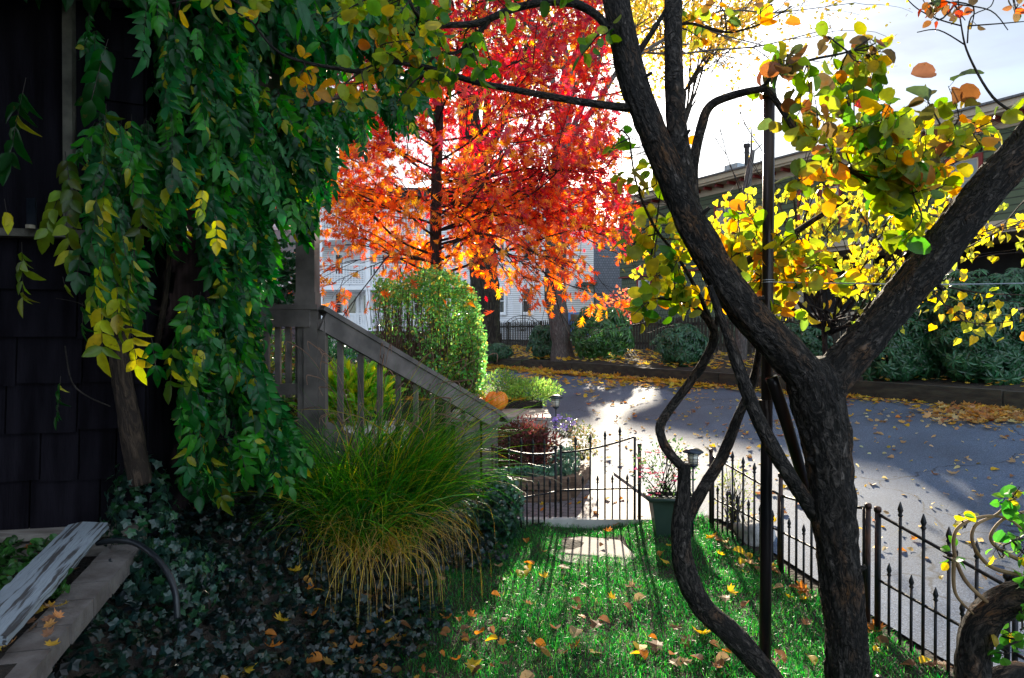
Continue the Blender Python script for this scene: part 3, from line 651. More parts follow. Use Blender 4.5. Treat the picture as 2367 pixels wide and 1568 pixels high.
for i, (f0, f1, rt) in enumerate(((fl[0], fl[1], zz_(725)), (fl[1], fl[2], zz_(611)), (fl[2], fl[3], zz_(486)))):
    mb = MB(); mb.box((x_l, -.2, f0-.22), (x_p, 1.995, f0)); mb.build('balcony_floor', WHITE, wh)
    mb = MB(); mb.box((x_l, -.16, rt-.07), (x_p-.02, -.08, rt)); mb.box((x_l, -.15, f0+.1), (x_p-.02, -.09, f0+.15))
    x = x_l
    while x < x_p: mb.box((x, -.14, f0+.15), (x+.05, -.1, rt-.07)); x += .17
    mb.build('railing', WHITE, wh)
    for p in (742, 852, 1000, 630):
        mb = MB(); xx = pxx(p); mb.box((xx-.13, -.165, f0), (xx+.13, .09, f1-.225)); mb.build('column', WHITE, wh)
    for p0, p1 in ((755, 775), (868, 882), (905, 920), (945, 968), (640, 665)):
        window(wh, pxx(p0), pxx(p1), f0+.85, min(f0+2.1, 8.5), 2.0, .1, WHITE)
    if i == 0:
        for p0, p1 in ((785, 808), (822, 842)):
            mb = MB(); mb.box((pxx(p0)-.12, 1.93, f0+.01), (pxx(p1)+.12, 1.998, f0+2.2)); dr = mb.build('door', WHITE, wh)
            mb = MB(); mb.box((pxx(p0)+.08, 1.9, f0+.9), (pxx(p1)-.08, 1.925, f0+1.95)); mb.build('pane', PANE, dr)
    else:
        mb = MB(); mb.box((pxx(826), 1.93, f0+.01), (pxx(862), 1.998, min(f0+2.1, 8.6))); dr = mb.build('door', WHITE, wh)
        mb = MB(); mb.box((pxx(862)-.5, 1.9, f0+.8), (pxx(862)-.2, 1.925, f0+1.8)); mb.build('pane', PANE, dr)
# side entrance hood at the right
mb = MB(); mb.box((pxx(1330), -1.0, zz_(662)), (x_r+.1, -.01, zz_(655))); mb.beam((x_r-.1, -.9, zz_(662)), (x_r, -.9, zz_(722)), .08, .08); mb.build('entrance_hood', TROUGH, wh)
mb = MB(); q = (0, 0, 0)
sh = thing('slate_house', 'slate blue shingled house wall between the white and green houses', 'house', (pxx(1372)*1.1, 44, 1.3))
mb = MB(); mb.box((-.2, 0, -.5), (4, 9, 7.2)); mb.build('wall', SLATE, sh)
mb = MB(); mb.raw([(-.3, -.4, 7.2), (4.4, -.4, 7.2), (4.4, 9.4, 7.2), (-.3, 9.4, 7.2), (-.3, 4.5, 8), (4.4, 4.5, 8)], [(0, 1, 5, 4), (2, 3, 4, 5), (1, 2, 5), (3, 0, 4), (3, 2, 1, 0)]); mb.build('roof', ROOF, sh)
mv = thing('mauve_house', 'mauve grey clapboard house with white window seen behind the porch', 'house', (-6.7, 13, .9), R(17))
mb = MB(); mb.box((-3, 0, -.3), (2.75, 5, 7)); mb.build('wall', CLAPP, mv)
mb = MB(); mb.raw([(-3.3, -.4, 7), (3.05, -.4, 7), (3.05, 5.4, 7), (-3.3, 5.4, 7), (-3.3, 2.5, 9), (3.05, 2.5, 9)], [(0, 1, 5, 4), (2, 3, 4, 5), (1, 2, 5), (3, 0, 4), (3, 2, 1, 0)]); mb.build('roof', ROOF, mv)
window(mv, 1.95, 2.55, 1.9, 3.0, 0, .08, WHITE, WHITE, PANEL_)
window(mv, .6, 1.3, 1.9, 3.0, 0, .08)

# parked car glimpse
cz = Hf(*W(1345, 740, 31).xy); c0 = W(1347, 740, 31)
car = thing('parked_car', 'blue car parked behind the picket fence and rhododendron', 'car', (c0.x, 31, cz))
mb = MB(); prof = [(-2, .35), (-2.05, .8), (-1.3, .95), (-.7, 1.4), (.7, 1.42), (1.3, .98), (2.05, .85), (2.1, .35)]
n = len(prof); mb.raw([(x, -.8, z) for x, z in prof]+[(x, .8, z) for x, z in prof], [tuple(range(n)), tuple(range(n, 2*n))[::-1]]+[(i, i+n, (i+1) % n+n, (i+1) % n) for i in range(n)]); mb.build('body', CARP, car)
mb = MB(); mb.box((-.62, -.815, 1.0), (.62, -.803, 1.32)); mb.build('window', PANE, car)
for x in (-1.3, 1.3):
    for y in (-.78, .6):
        mb = MB(); mb.tube([(x, y-.05, .32), (x, y+.18, .32)], .32, 18); mb.build('wheel', RUBB, car)

# ------------------------------------------------------------------ picket fence
fs = 13.95
def fpk(px):
    r = (px-CX)/F; y = fs/(.86*r+.51); return Vector((r*y, y, 0))
def fence_panel(t0, t1, label):
    a = kp(fs, t0); f = thing('picket_fence', label, 'fence', (a.x, a.y, 1.27), 0, 'dark picket fence panels behind the kerb')
    mb = MB(); mb.beam(kp(fs, t0, 1.27+.22), kp(fs, t1, 1.27+.22), .04, .07); mb.beam(kp(fs, t0, 1.27+.78), kp(fs, t1, 1.27+.78), .04, .07); local(mb.build('rail', TIMB), f)
    mb = MB(); mb.beam(kp(fs, t0, 1.1), kp(fs, t0, 2.25), .1, .1, (1, 0, 0)); local(mb.build('post', TIMB), f)
    t = t0+.1
    while t < t1:
        mb = MB(); p = kp(fs-.035, t); w = .035
        h = 1.0+random.uniform(-.02, .02); M = Matrix((DV, NV, Vector((0, 0, 1)))).transposed().to_4x4(); M.translation = Vector((p.x, p.y, 1.27))
        v = [(-w, -.01, .03), (w, -.01, .03), (w, -.01, h-.1), (0, -.01, h), (-w, -.01, h-.1)]; v += [(x, .01, z) for x, y, z in v]
        mb.raw(np.array([M @ Vector(q) for q in v]), [(0, 1, 2, 3, 4), (9, 8, 7, 6, 5)]+[(i, i+5, (i+1) % 5+5, (i+1) % 5) for i in range(5)])
        local(mb.build('picket', TIMB), f); t += .13
tt = 2.2; desc = ['behind the right end of the dense rhododendron', 'behind the middle of the wide right rhododendron', 'below the thick right limb, behind rhododendron leaves', 'between the redbud stems and the metal pole', 'behind the left fork of the smoke tree', 'in the open gap right of the sunlit rhododendron', 'behind the sunlit rhododendron', 'behind the leaning grey trunk', 'below the rusty wire arch', 'between the mossy trunk and the wire arch', 'behind the mossy trunk']
for k, dsc in enumerate(desc):
    fence_panel(tt, tt+2.4, 'dark wooden picket fence panel '+dsc); tt += 2.4
mb = MB(); c = W(1208, 760, 29)
ar = thing('wire_arch', 'rusty wire fan arch standing behind the dark picket fence', 'garden ornament', (c.x, 29, 1.3))
R0 = 45/F*29
for rr in (R0, R0*.82): mb.tube([(c.x+math.cos(a)*rr, 29, c.z-.1+math.sin(a)*rr*.8) for a in np.linspace(0, math.pi, 17)], .012, 5)
for a in np.linspace(.15, math.pi-.15, 12): mb.tube([(c.x, 29, c.z-.1), (c.x+math.cos(a)*R0, 29, c.z-.1+math.sin(a)*R0*.8)], .009, 4)
mb.tube([(c.x, 29, 1.2), (c.x, 29, c.z+1.7)], .02, 5); local(mb.build('frame', IRON), ar)

# ------------------------------------------------------------------ trees
def limb(mb, p, d, L, r, depth, tips, droop=-.1, spread=.6, sides=6, up=0.0, segs=6, kids=(3, 5)):
    p = Vector(p); d = Vector(d).normalized(); P = [p.copy()]; dirs = []
    for i in range(segs):
        if p.z < 1.95 and d.z < 0: d.z = .15
        d = (d+Vector(rnd(1, .13)[0])+Vector((0, 0, up if i < segs/2 else droop))*.25).normalized()
        p = p+d*L/segs; P.append(p.copy()); dirs.append(d.copy())
    mb.tube(P, np.linspace(r, r*.35, segs+1), max(4, sides), 2)
    if depth == 0:
        for i in range(1, segs+1): tips.append((P[i], dirs[i-1]))
        return
    for k in range(random.randint(*kids)):
        i = random.randint(1, segs); q = P[i]; dd = (dirs[i-1]+Vector(rnd(1, spread)[0])*Vector((1, 1, .55))).normalized()
        limb(mb, q, dd, L*random.uniform(.42, .65), r*.45*(1-.4*i/segs)+.002, depth-1, tips, droop, spread, sides-1, up, 5, kids)
    tips.append((P[-1], dirs[-1]))

# red oak
ox, oy = W(1010, 620, 11.3).x, 11.3
oak = thing('oak_tree', 'oak with brilliant red and orange leaves behind the clipped hedge', 'tree', (ox, oy, .9))
tr = MB(); tr.tube([(ox+.02, oy, .7), (ox, oy, 2.0), (ox-.02, oy, 3.5), (ox+.02, oy, 5.2), (ox+.08, oy, 7), (ox+.1, oy, 9.2), (ox+.1, oy, 11)], [.13, .105, .095, .085, .065, .04, .015], 16, 6, .08, 2, 2)
local(tr.build('trunk', BARKO, None, True), oak)
lm = MB(); tips = []
def env(z): # crown radius with height
    return np.interp(z, [2.2, 2.9, 4, 5.5, 7.5, 9.5, 11.5], [2.2, 3.0, 3.0, 2.7, 2.2, 1.5, .4])
for k in range(64):
    z = 2.75+8*(k/64)**1.15; a = k*2.4+random.uniform(-.3, .3); e = env(z)*random.uniform(.8, 1.05)
    ex = 1.13 if math.cos(a) > 0 else .8
    limb(lm, (ox, oy, z), (math.cos(a), math.sin(a), .25 if z < 5 else .5), e*ex, .024*(1-k/100), 2, tips, -.35, .55, 6, .1, 6, (4, 6))
local(lm.build('limbs', BARKO), oak); lm = MB()
for k in range(16):
    q = W(rng.uniform(1230, 1460), rng.uniform(470, 640), rng.uniform(10.2, 11.6)); s0 = Vector((ox, oy, rng.uniform(3.2, 4.6)))
    limb(lm, s0, (q-s0)+Vector((0, 0, .35)), (q-s0).length*1.0, .022, 2, tips, -.05, .5, 6, .05, 6, (4, 5))
local(lm.build('side_limbs', BARKO), oak)
tp = np.array([t[0] for t in tips]); td = np.array([t[1] for t in tips])
# keep the tips inside the sun-side clearance (crown is thin and high at the back right)
keep = tp[:, 2] > np.where((tp[:, 1] > 12.0) & (tp[:, 0] > .2), 3.25+(tp[:, 1]-12)*.25, 2.2)
tp, td = tp[keep], td[keep]
print('oak tips', len(tp))
n = 42000; i = rng.integers(0, len(tp), n)
P = tp[i]+rnd(n, .13); Dv = td[i]*.6+rnd(n, .55)+[0, 0, -.45]
S = rng.uniform(.07, .15, n)
bk = P[:, 1]-(P[:, 2]-.9)/math.tan(SUN_EL); bx = P[:, 0]-(P[:, 1]-bk)*math.tan(SUN_AZ)
kk = ~((bx > -1.5) & (bx < .35) & (bk > 3.9) & (bk < 5.4) & (rng.random(n) < .7)); P, Dv, S = P[kk], Dv[kk], S[kk]; n = len(P)
kk = np.array([noise.noise(Vector((a*1.5, b*1.5, c*2.6)))*.8+noise.noise(Vector((a*4, b*4, c*5)))*.5+min(0, (c-3.7)*.22) > -.3 for a, b, c in P]); P, Dv, S = P[kk], Dv[kk], S[kk]; n = len(P)
qx, qy = proj(P); kk = qx < np.interp(qy, [-200, 0, 400, 480, 620], [1330, 1395, 1430, 1468, 1475])+rng.normal(0, 10, n); P, Dv, S = P[kk], Dv[kk], S[kk]; n = len(P)
zc = P[:, 2]; t = ss(2.9, 4.9, zc+.35*(P[:, 0]-.3)+rng.normal(0, .6, n))
warm = pal([(.72, .22, .03), (.7, .13, .025), (.75, .36, .04), (.6, .08, .025)], n, [4, 4, 2, 2]); red = pal([(.5, .03, .038), (.6, .055, .04), (.3, .02, .04), (.75, .28, .03), (.42, .05, .08)], n, [4, 4, 3, 1.6, 3])
C = np.where(rng.random((n, 1)) < t[:, None], red, warm)
mb = MB(); leaves(mb, OAKL, P, Dv, rnd(n, .6)+[0, -.2, .6], S, C)
local(mb.build('crown', LEAFO), oak)

def bigtree(name, label, base, pts, rads, crown_c, crown_r, nleaf, cols, lsize, nl=9, mat=BARKE, dens=3, tmpl=MAPLE, cat='tree', lmat=None, sides=26):
    root = thing(name, label, cat, base)
    mb = MB(); mb.tube(pts, rads, sides, 8, .16, 2.6, 1.2, ridge=True, seed=base[0]); local(mb.build('trunk', mat, None, True), root)
    lm = MB(); tips = []; top = Vector(pts[-1]); c = Vector(crown_c)
    for k in range(nl):
        a = k*2.4; q = c+Vector((math.cos(a)*crown_r[0]*.6, math.sin(a)*crown_r[1]*.6, random.uniform(-.4, .6)*crown_r[2])); s0 = Vector(pts[-1-(k % 2)])
        limb(lm, s0, (q-s0), (q-s0).length*1.25, rads[-1]*.5, 2, tips, -.1, .5, 7, .05, 7, (4, 6))
    local(lm.build('limbs', mat), root)
    tp = np.array([t[0] for t in tips]); i = rng.integers(0, len(tp), nleaf)
    P = tp[i]+rnd(nleaf, lsize*2.2); mb = MB()
    if name == 'yellow_maple':
        qx, qy = proj(P); P = P[(qy < np.interp(qx, [1300, 1480, 1600, 1760], [330, 260, 170, 60])) & (qx < 1765)]; nleaf = len(P)
    leaves(mb, tmpl, P, rnd(nleaf)+[0, 0, -.4], rnd(nleaf), rng.uniform(.7, 1.2, nleaf)*lsize, pal(cols, nleaf)); local(mb.build('crown', lmat or LEAF), root)
YEL = [(.65, .42, .03), (.7, .5, .05), (.6, .3, .03), (.5, .42, .04)]
p = W(1118, 780, 25); bz = Hf(p.x, p.y)
bigtree('elm_tree', 'massive mossy ribbed trunk beside the picket fence behind the hedge', (p.x, 25, bz),
        [(p.x+.1, 25, bz-.2), (p.x+.08, 25, bz+1), (p.x, 25, bz+3), (p.x-.25, 25, bz+6), (p.x-.6, 25, bz+9)], [.62, .5, .5, .46, .36], (p.x-.5, 26, 13.5), (5, 4, 3), 5000, YEL, .15, dens=2)
p = W(1300, 830, 18.7); bz = Hf(p.x, p.y)
bigtree('street_tree', 'smooth grey leaning trunk rising from yellow leaves behind the kerb', (p.x, 18.7, bz),
        [(p.x+.02, 18.7, bz-.1), (p.x-.04, 18.7, bz+.5), (p.x-.12, 18.7, bz+1.2), (p.x-.2, 18.7, bz+2.2), (p.x-.1, 18.8, bz+5), (p.x+.2, 19, bz+8)], [.33, .25, .27, .29, .25, .2], (p.x+.4, 20, 12.2), (4, 3.5, 2.3), 4500, YEL, .13, mat=barkmat('grey_bark', (.07, .06, .055), (.17, .155, .14), (.13, .12, .11), 12, .4, .01))
# distant yellow tree above the green house
p = W(1570, 600, 46); bigtree('yellow_maple', 'tall maple with small yellow leaves rising above the green house', (p.x, 46, 1.2),
        [(p.x, 46, 1), (p.x, 46, 8), (p.x+.1, 46, 15), (p.x+.3, 46, 18)], [.3, .28, .22, .16], (p.x+1.8, 46, 23.5), (5, 3, 3.6), 7000, YEL, .26, nl=12)

# yellow redbud beyond the driveway
p = W(1912, 850, 11.0); rz = Hf(p.x, p.y)
rb = thing('redbud_tree', 'small spreading redbud with heart shaped yellow leaves on the far bank', 'tree', (p.x, p.y, rz))
tk = MB(); tk.tube([(p.x, p.y, rz-.1), (p.x-.02, p.y, rz+.5), (p.x-.1, p.y-.1, rz+1.1)], [.05, .045, .04], 10, 4); tk.tube([(p.x+.14, p.y+.1, rz-.1), (p.x+.2, p.y, rz+.6), (p.x+.3, p.y-.2, rz+1.2)], [.045, .04, .035], 10, 4)
local(tk.build('trunk', BARKO, None, True), rb)
lm = MB(); tips = []
fork = Vector((p.x, p.y-.1, rz+1.0))
for tx, ty, D, r in ((1690, 480, 9, .03), (1760, 520, 9.5, .03), (1850, 480, 9, .035), (1900, 560, 8.5, .03), (2000, 560, 8.5, .04), (2100, 620, 8, .035), (2250, 600, 8, .03), (1650, 620, 9.5, .03), (1780, 650, 9, .03), (2320, 560, 8, .02), (1950, 640, 9, .02), (1700, 560, 9, .02), (2050, 520, 9, .025)):
    q = W(tx, ty, D); limb(lm, fork, q-fork+Vector((0, 0, .3)), (q-fork).length*1.05, r, 2, tips, -.25, .5, 6, .1, 7, (3, 5))
local(lm.build('limbs', BARKO), rb)
tp = np.array([t[0] for t in tips]); qx, qy = proj(tp); m = (tp[:, 2] > 1.75) & (qy > np.interp(qx, [1600, 1700, 1850, 2000, 2200, 2367], [560, 430, 450, 430, 450, 520])+rng.normal(0, 18, len(tp))); tp = tp[m]; td = np.array([t[1] for t in tips])[m]
n = 1500; i = rng.integers(0, len(tp), n)
P = tp[i]+rnd(n, .09); yg = P[:, 1]-P[:, 2]/.36; xg = P[:, 0]-(P[:, 1]-yg)*.123
kk = ~((yg > 3.4) & (yg < 7.0) & (xg > 1.9) & (rng.random(n) < .85)); P = P[kk]; n = len(P)
mb = MB(); leaves(mb, HEART, P, rnd(n, .4)+[0, 0, -.8], rnd(n, .7)+[0, -.8, .3], rng.uniform(.065, .11, len(P)), pal([(.5, .45, .05), (.56, .42, .04), (.38, .42, .05), (.55, .3, .04)], n, [4, 3, 3, 1.2]))
local(mb.build('crown', LEAFS), rb)

# ------------------------------------------------------------------ smoke tree (main, near right)
DT = 2.95
smoke = thing('smoke_tree', 'near multi stemmed smoke tree with rough forked trunk and round leaves', 'tree', (W(1962, 1568, DT).x, DT, 0))
def pt(px, py, w, D=DT): return W(px, py, D), w/2/F*D*(.86 if w > 20 else 1)
def stem(mb, L, sides=10, sub=8, amp=.1, fs=1.6, fz=6, seed=0, ridge=False):
    mb.tube([a for a, b in L], [b for a, b in L], sides, sub, amp, fs, fz, True, None, seed, ridge)
tk = MB()
stem(tk, [pt(1978, 1760, 130), pt(1965, 1640, 112), pt(1958, 1500, 106), pt(1945, 1350, 104), pt(1928, 1200, 108), pt(1915, 1060, 116), pt(1896, 960, 128), pt(1880, 880, 130), pt(1866, 835, 90)], 88, 26, .15, 1.5, 4.5, 1, True)
stem(tk, [pt(1905, 930, 112), pt(1862, 868, 106), pt(1800, 800, 98), pt(1722, 715, 90), pt(1650, 610, 84), pt(1592, 500, 80), pt(1545, 390, 76), pt(1502, 290, 72), pt(1465, 190, 70), pt(1444, 100, 68), pt(1424, 0, 66), pt(1400, -120, 60), pt(1370, -260, 50)], 72, 24, .15, 1.5, 4.5, 2, True)
stem(tk, [pt(1880, 935, 110), pt(1925, 872, 100), pt(1990, 795, 92, 2.93), pt(2080, 690, 94, 2.9), pt(2180, 565, 97, 2.85), pt(2262, 460, 95, 2.8), pt(2340, 370, 90, 2.75), pt(2430, 260, 85, 2.7), pt(2520, 120, 75, 2.7)], 72, 26, .15, 1.5, 4.5, 3, True)
stem(tk, [pt(1600, 480, 40), pt(1583, 400, 52), pt(1565, 300, 54), pt(1557, 150, 48), pt(1556, 0, 45), pt(1552, -150, 40)], 36, 22, .12, 1.5, 5, 4, True)
for px, py, D, r in ((1512, 318, 2.895, .02), (1872, 900, 2.885, .028), (1945, 1190, 2.89, .022), (1690, 695, 2.9, .016)):
    c_ = W(px, py, D); tk.tube([c_+Vector((0, .05, 0)), c_+Vector((0, .02, 0)), c_+Vector((0, .002, .002)), c_+Vector((0, -.004, .003))], [r*2, r*1.5, r*1.05, r*.5], 18, 5, .25, 2, 8, ridge=True, seed=px)
for (x0_, y0_), (x1_, y1_), r_ in (((1470, 190), (1508, 168), .008), ((1598, 520), (1640, 480), .009), ((1720, 700), (1768, 688), .01), ((2010, 790), (1988, 742), .011), ((2240, 500), (2200, 470), .008), ((1955, 1330), (2002, 1310), .012), ((1900, 1080), (1868, 1062), .014), ((1570, 330), (1595, 300), .007), ((2150, 640), (2180, 672), .01)):
    a_ = W(x0_, y0_, 2.93); b_2 = W(x1_, y1_, 2.9); tk.tube([a_, a_.lerp(b_2, .6), b_2], [r_*1.7, r_*1.1, r_*.8], 10, 5, .25, 2, 9, ridge=True, seed=x0_)
local(tk.build('trunk', BARK, None, True), smoke)
lb = MB()
stem(lb, [pt(1602, 455, 30, 3.0), pt(1604, 375, 27, 3.0), pt(1622, 290, 26, 3), pt(1642, 245, 24, 3), pt(1690, 222, 18, 2.95), pt(1755, 207, 15, 2.9), pt(1778, 214, 14, 2.88), pt(1815, 265, 14, 2.85), pt(1852, 322, 13, 2.8), pt(1910, 362, 13, 2.8), pt(1975, 400, 11, 2.75), pt(2050, 445, 8, 2.75), pt(2110, 450, 6, 2.75)], 14, 8, .16, 2, 9, 5)
stem(lb, [pt(1755, 207, 10, 2.9), pt(1800, 170, 7, 2.9), pt(1870, 140, 6, 2.85), pt(1960, 120, 5, 2.85), pt(2010, 90, 3, 2.85)], 8, 6)
stem(lb, [pt(1412, 78, 24), pt(1375, 32, 22), pt(1305, 4, 20), pt(1200, 16, 18, 2.9), pt(1110, 52, 16, 2.85), pt(1040, 58, 13, 2.8), pt(985, 55, 11, 2.8), pt(950, 10, 8, 2.75), pt(930, -60, 6, 2.7)], 14, 10, .14, 2, 9, 6)
stem(lb, [pt(1130, 48, 13, 2.86), pt(1085, 100, 11, 2.85), pt(1055, 122, 9, 2.85), pt(1010, 125, 7, 2.85), pt(985, 160, 5, 2.85)], 10, 8, .14)
stem(lb, [pt(1455, 250, 24), pt(1345, 236, 17), pt(1200, 210, 15, 2.9), pt(1100, 190, 14, 2.85), pt(1000, 160, 13, 2.8), pt(900, 143, 12, 2.75), pt(835, 165, 11, 2.7), pt(775, 158, 9, 2.65), pt(700, 143, 7, 2.6), pt(640, 118, 6, 2.55), pt(590, 60, 5, 2.5), pt(555, 10, 4, 2.5), pt(530, -50, 4, 2.5)], 14, 12, .12, 2, 9, 7)
stem(lb, [pt(965, 150, 6, 2.8), pt(962, 80, 5, 2.8), pt(970, 0, 4, 2.8)], 8, 6)
stem(lb, [pt(1470, 130, 16), pt(1510, 70, 12), pt(1540, 20, 9), pt(1560, -30, 6)], 8, 6)
stem(lb, [pt(1560, 60, 9, 3), pt(1600, 55, 6, 3), pt(1680, 75, 5, 3), pt(1760, 55, 4, 3), pt(1830, 15, 3, 3)], 8, 6)
# stem C
stem(lb, [pt(1900, 1215, 40, 3.0), pt(1868, 1165, 40, 2.95), pt(1815, 1085, 38, 2.88), pt(1755, 975, 38, 2.85), pt(1718, 880, 35, 2.85), pt(1688, 790, 27, 2.88), pt(1665, 730, 22, 2.9), pt(1640, 660, 14, 2.9)], 24, 14, .14, 1.6, 7, 8, True)
# second trunk
stem(lb, [pt(1830, 1640, 62, 3.05), pt(1765, 1550, 60, 3.05), pt(1690, 1465, 60, 3.08), pt(1618, 1395, 60, 3.1), pt(1582, 1310, 56, 3.1), pt(1574, 1220, 50, 3.1), pt(1580, 1140, 36, 3.1), pt(1582, 1072, 33, 3.1)], 32, 16, .14, 1.6, 6, 9, True)
stem(lb, [pt(1580, 1215, 34, 3.1), pt(1625, 1130, 32, 3.15), pt(1672, 1050, 30, 3.2), pt(1708, 960, 26, 3.2), pt(1738, 890, 22, 3.2), pt(1752, 830, 18, 3.2), pt(1760, 760, 12, 3.2)], 20, 12, .14, 1.6, 8, 10, True)
stem(lb, [pt(1582, 1085, 26, 3.1), pt(1548, 1048, 26, 3.1), pt(1528, 1010, 24, 3.1), pt(1530, 975, 24, 3.15), pt(1572, 915, 24, 3.2), pt(1622, 845, 24, 3.2), pt(1650, 785, 24, 3.2), pt(1640, 745, 18, 3.2), pt(1590, 700, 9, 3.2), pt(1520, 690, 6, 3.2)], 20, 12, .16, 1.8, 9, 11, True)
stem(lb, [pt(1648, 760, 14, 3.2), pt(1620, 690, 10, 3.2), pt(1570, 600, 7, 3.2), pt(1510, 520, 6, 3.2), pt(1470, 420, 5, 3.2), pt(1455, 320, 4, 3.2)], 8, 8)
stem(lb, [pt(1655, 755, 12, 3.2), pt(1668, 690, 10, 3.2), pt(1720, 610, 22, 3.2), pt(1790, 570, 18, 3.3), pt(1880, 510, 12, 3.3), pt(1960, 460, 8, 3.2)], 10, 8)
stem(lb, [pt(1500, 640, 4, 3.2), pt(1510, 560, 4, 3.2), pt(1522, 480, 3, 3.2), pt(1530, 400, 3, 3.2)], 6, 6)
local(lb.build('branches', BARK, None, True), smoke)
GR = [(.04, .14, .015), (.09, .21, .02), (.2, .3, .025)]; YG = [(.26, .32, .03), (.42, .4, .04), (.14, .26, .02), (.52, .36, .03), (.3, .36, .03)]; OR = [(.62, .3, .03), (.55, .2, .03), (.58, .4, .04), (.3, .34, .04), (.12, .2, .03)]; DK = [(.1, .07, .03), (.06, .09, .03), (.2, .08, .03), (.14, .12, .03)]
def clump(mb, tw, anchor, c, rad, D, n, cols, size, Dj=.25, tmpl=SMOKEL, w=None):
    """twigs from the anchor into an ellipse of leaves round c"""
    A = W(*anchor)
    k = max(2, n//7)
    for j in range(k):
        a = rng.uniform(0, 2*math.pi); r = math.sqrt(rng.uniform(0, 1)); DD = D+rng.uniform(-Dj, Dj)
        E = W(c[0]+rad[0]*r*math.cos(a), c[1]+rad[1]*r*math.sin(a), DD)
        mid = A.lerp(E, .5)+Vector(rnd(1, .03)[0]); tw.tube([A, mid, E], [.004, .003, .0015], 4, 4)
        m = n//k+(1 if j < n % k else 0)
        if m == 0: continue
        tt = rng.uniform(.45, 1.0, m)[:, None]; base = np.array(mid)*(1-tt)+np.array(E)*tt if False else np.where(tt < .5, np.array(A)*(1-2*tt)+np.array(mid)*2*tt, np.array(mid)*(2-2*tt)+np.array(E)*(2*tt-1))
        off = norm(rnd(m))*rng.uniform(.012, .035, (m, 1)); P = base+off
        for q_ in range(m): tw.tube([base[q_], P[q_]], .0011, 3, cap=False)
        leaves(mb, tmpl, P, norm(off)*1.0+np.array([0, 0, -.35])+rnd(m, .35), rnd(m, .8)+[0, -.35, .3], rng.uniform(.72, 1.15, m)*size, pal(cols, m, w))
lf = MB(); tw = MB()
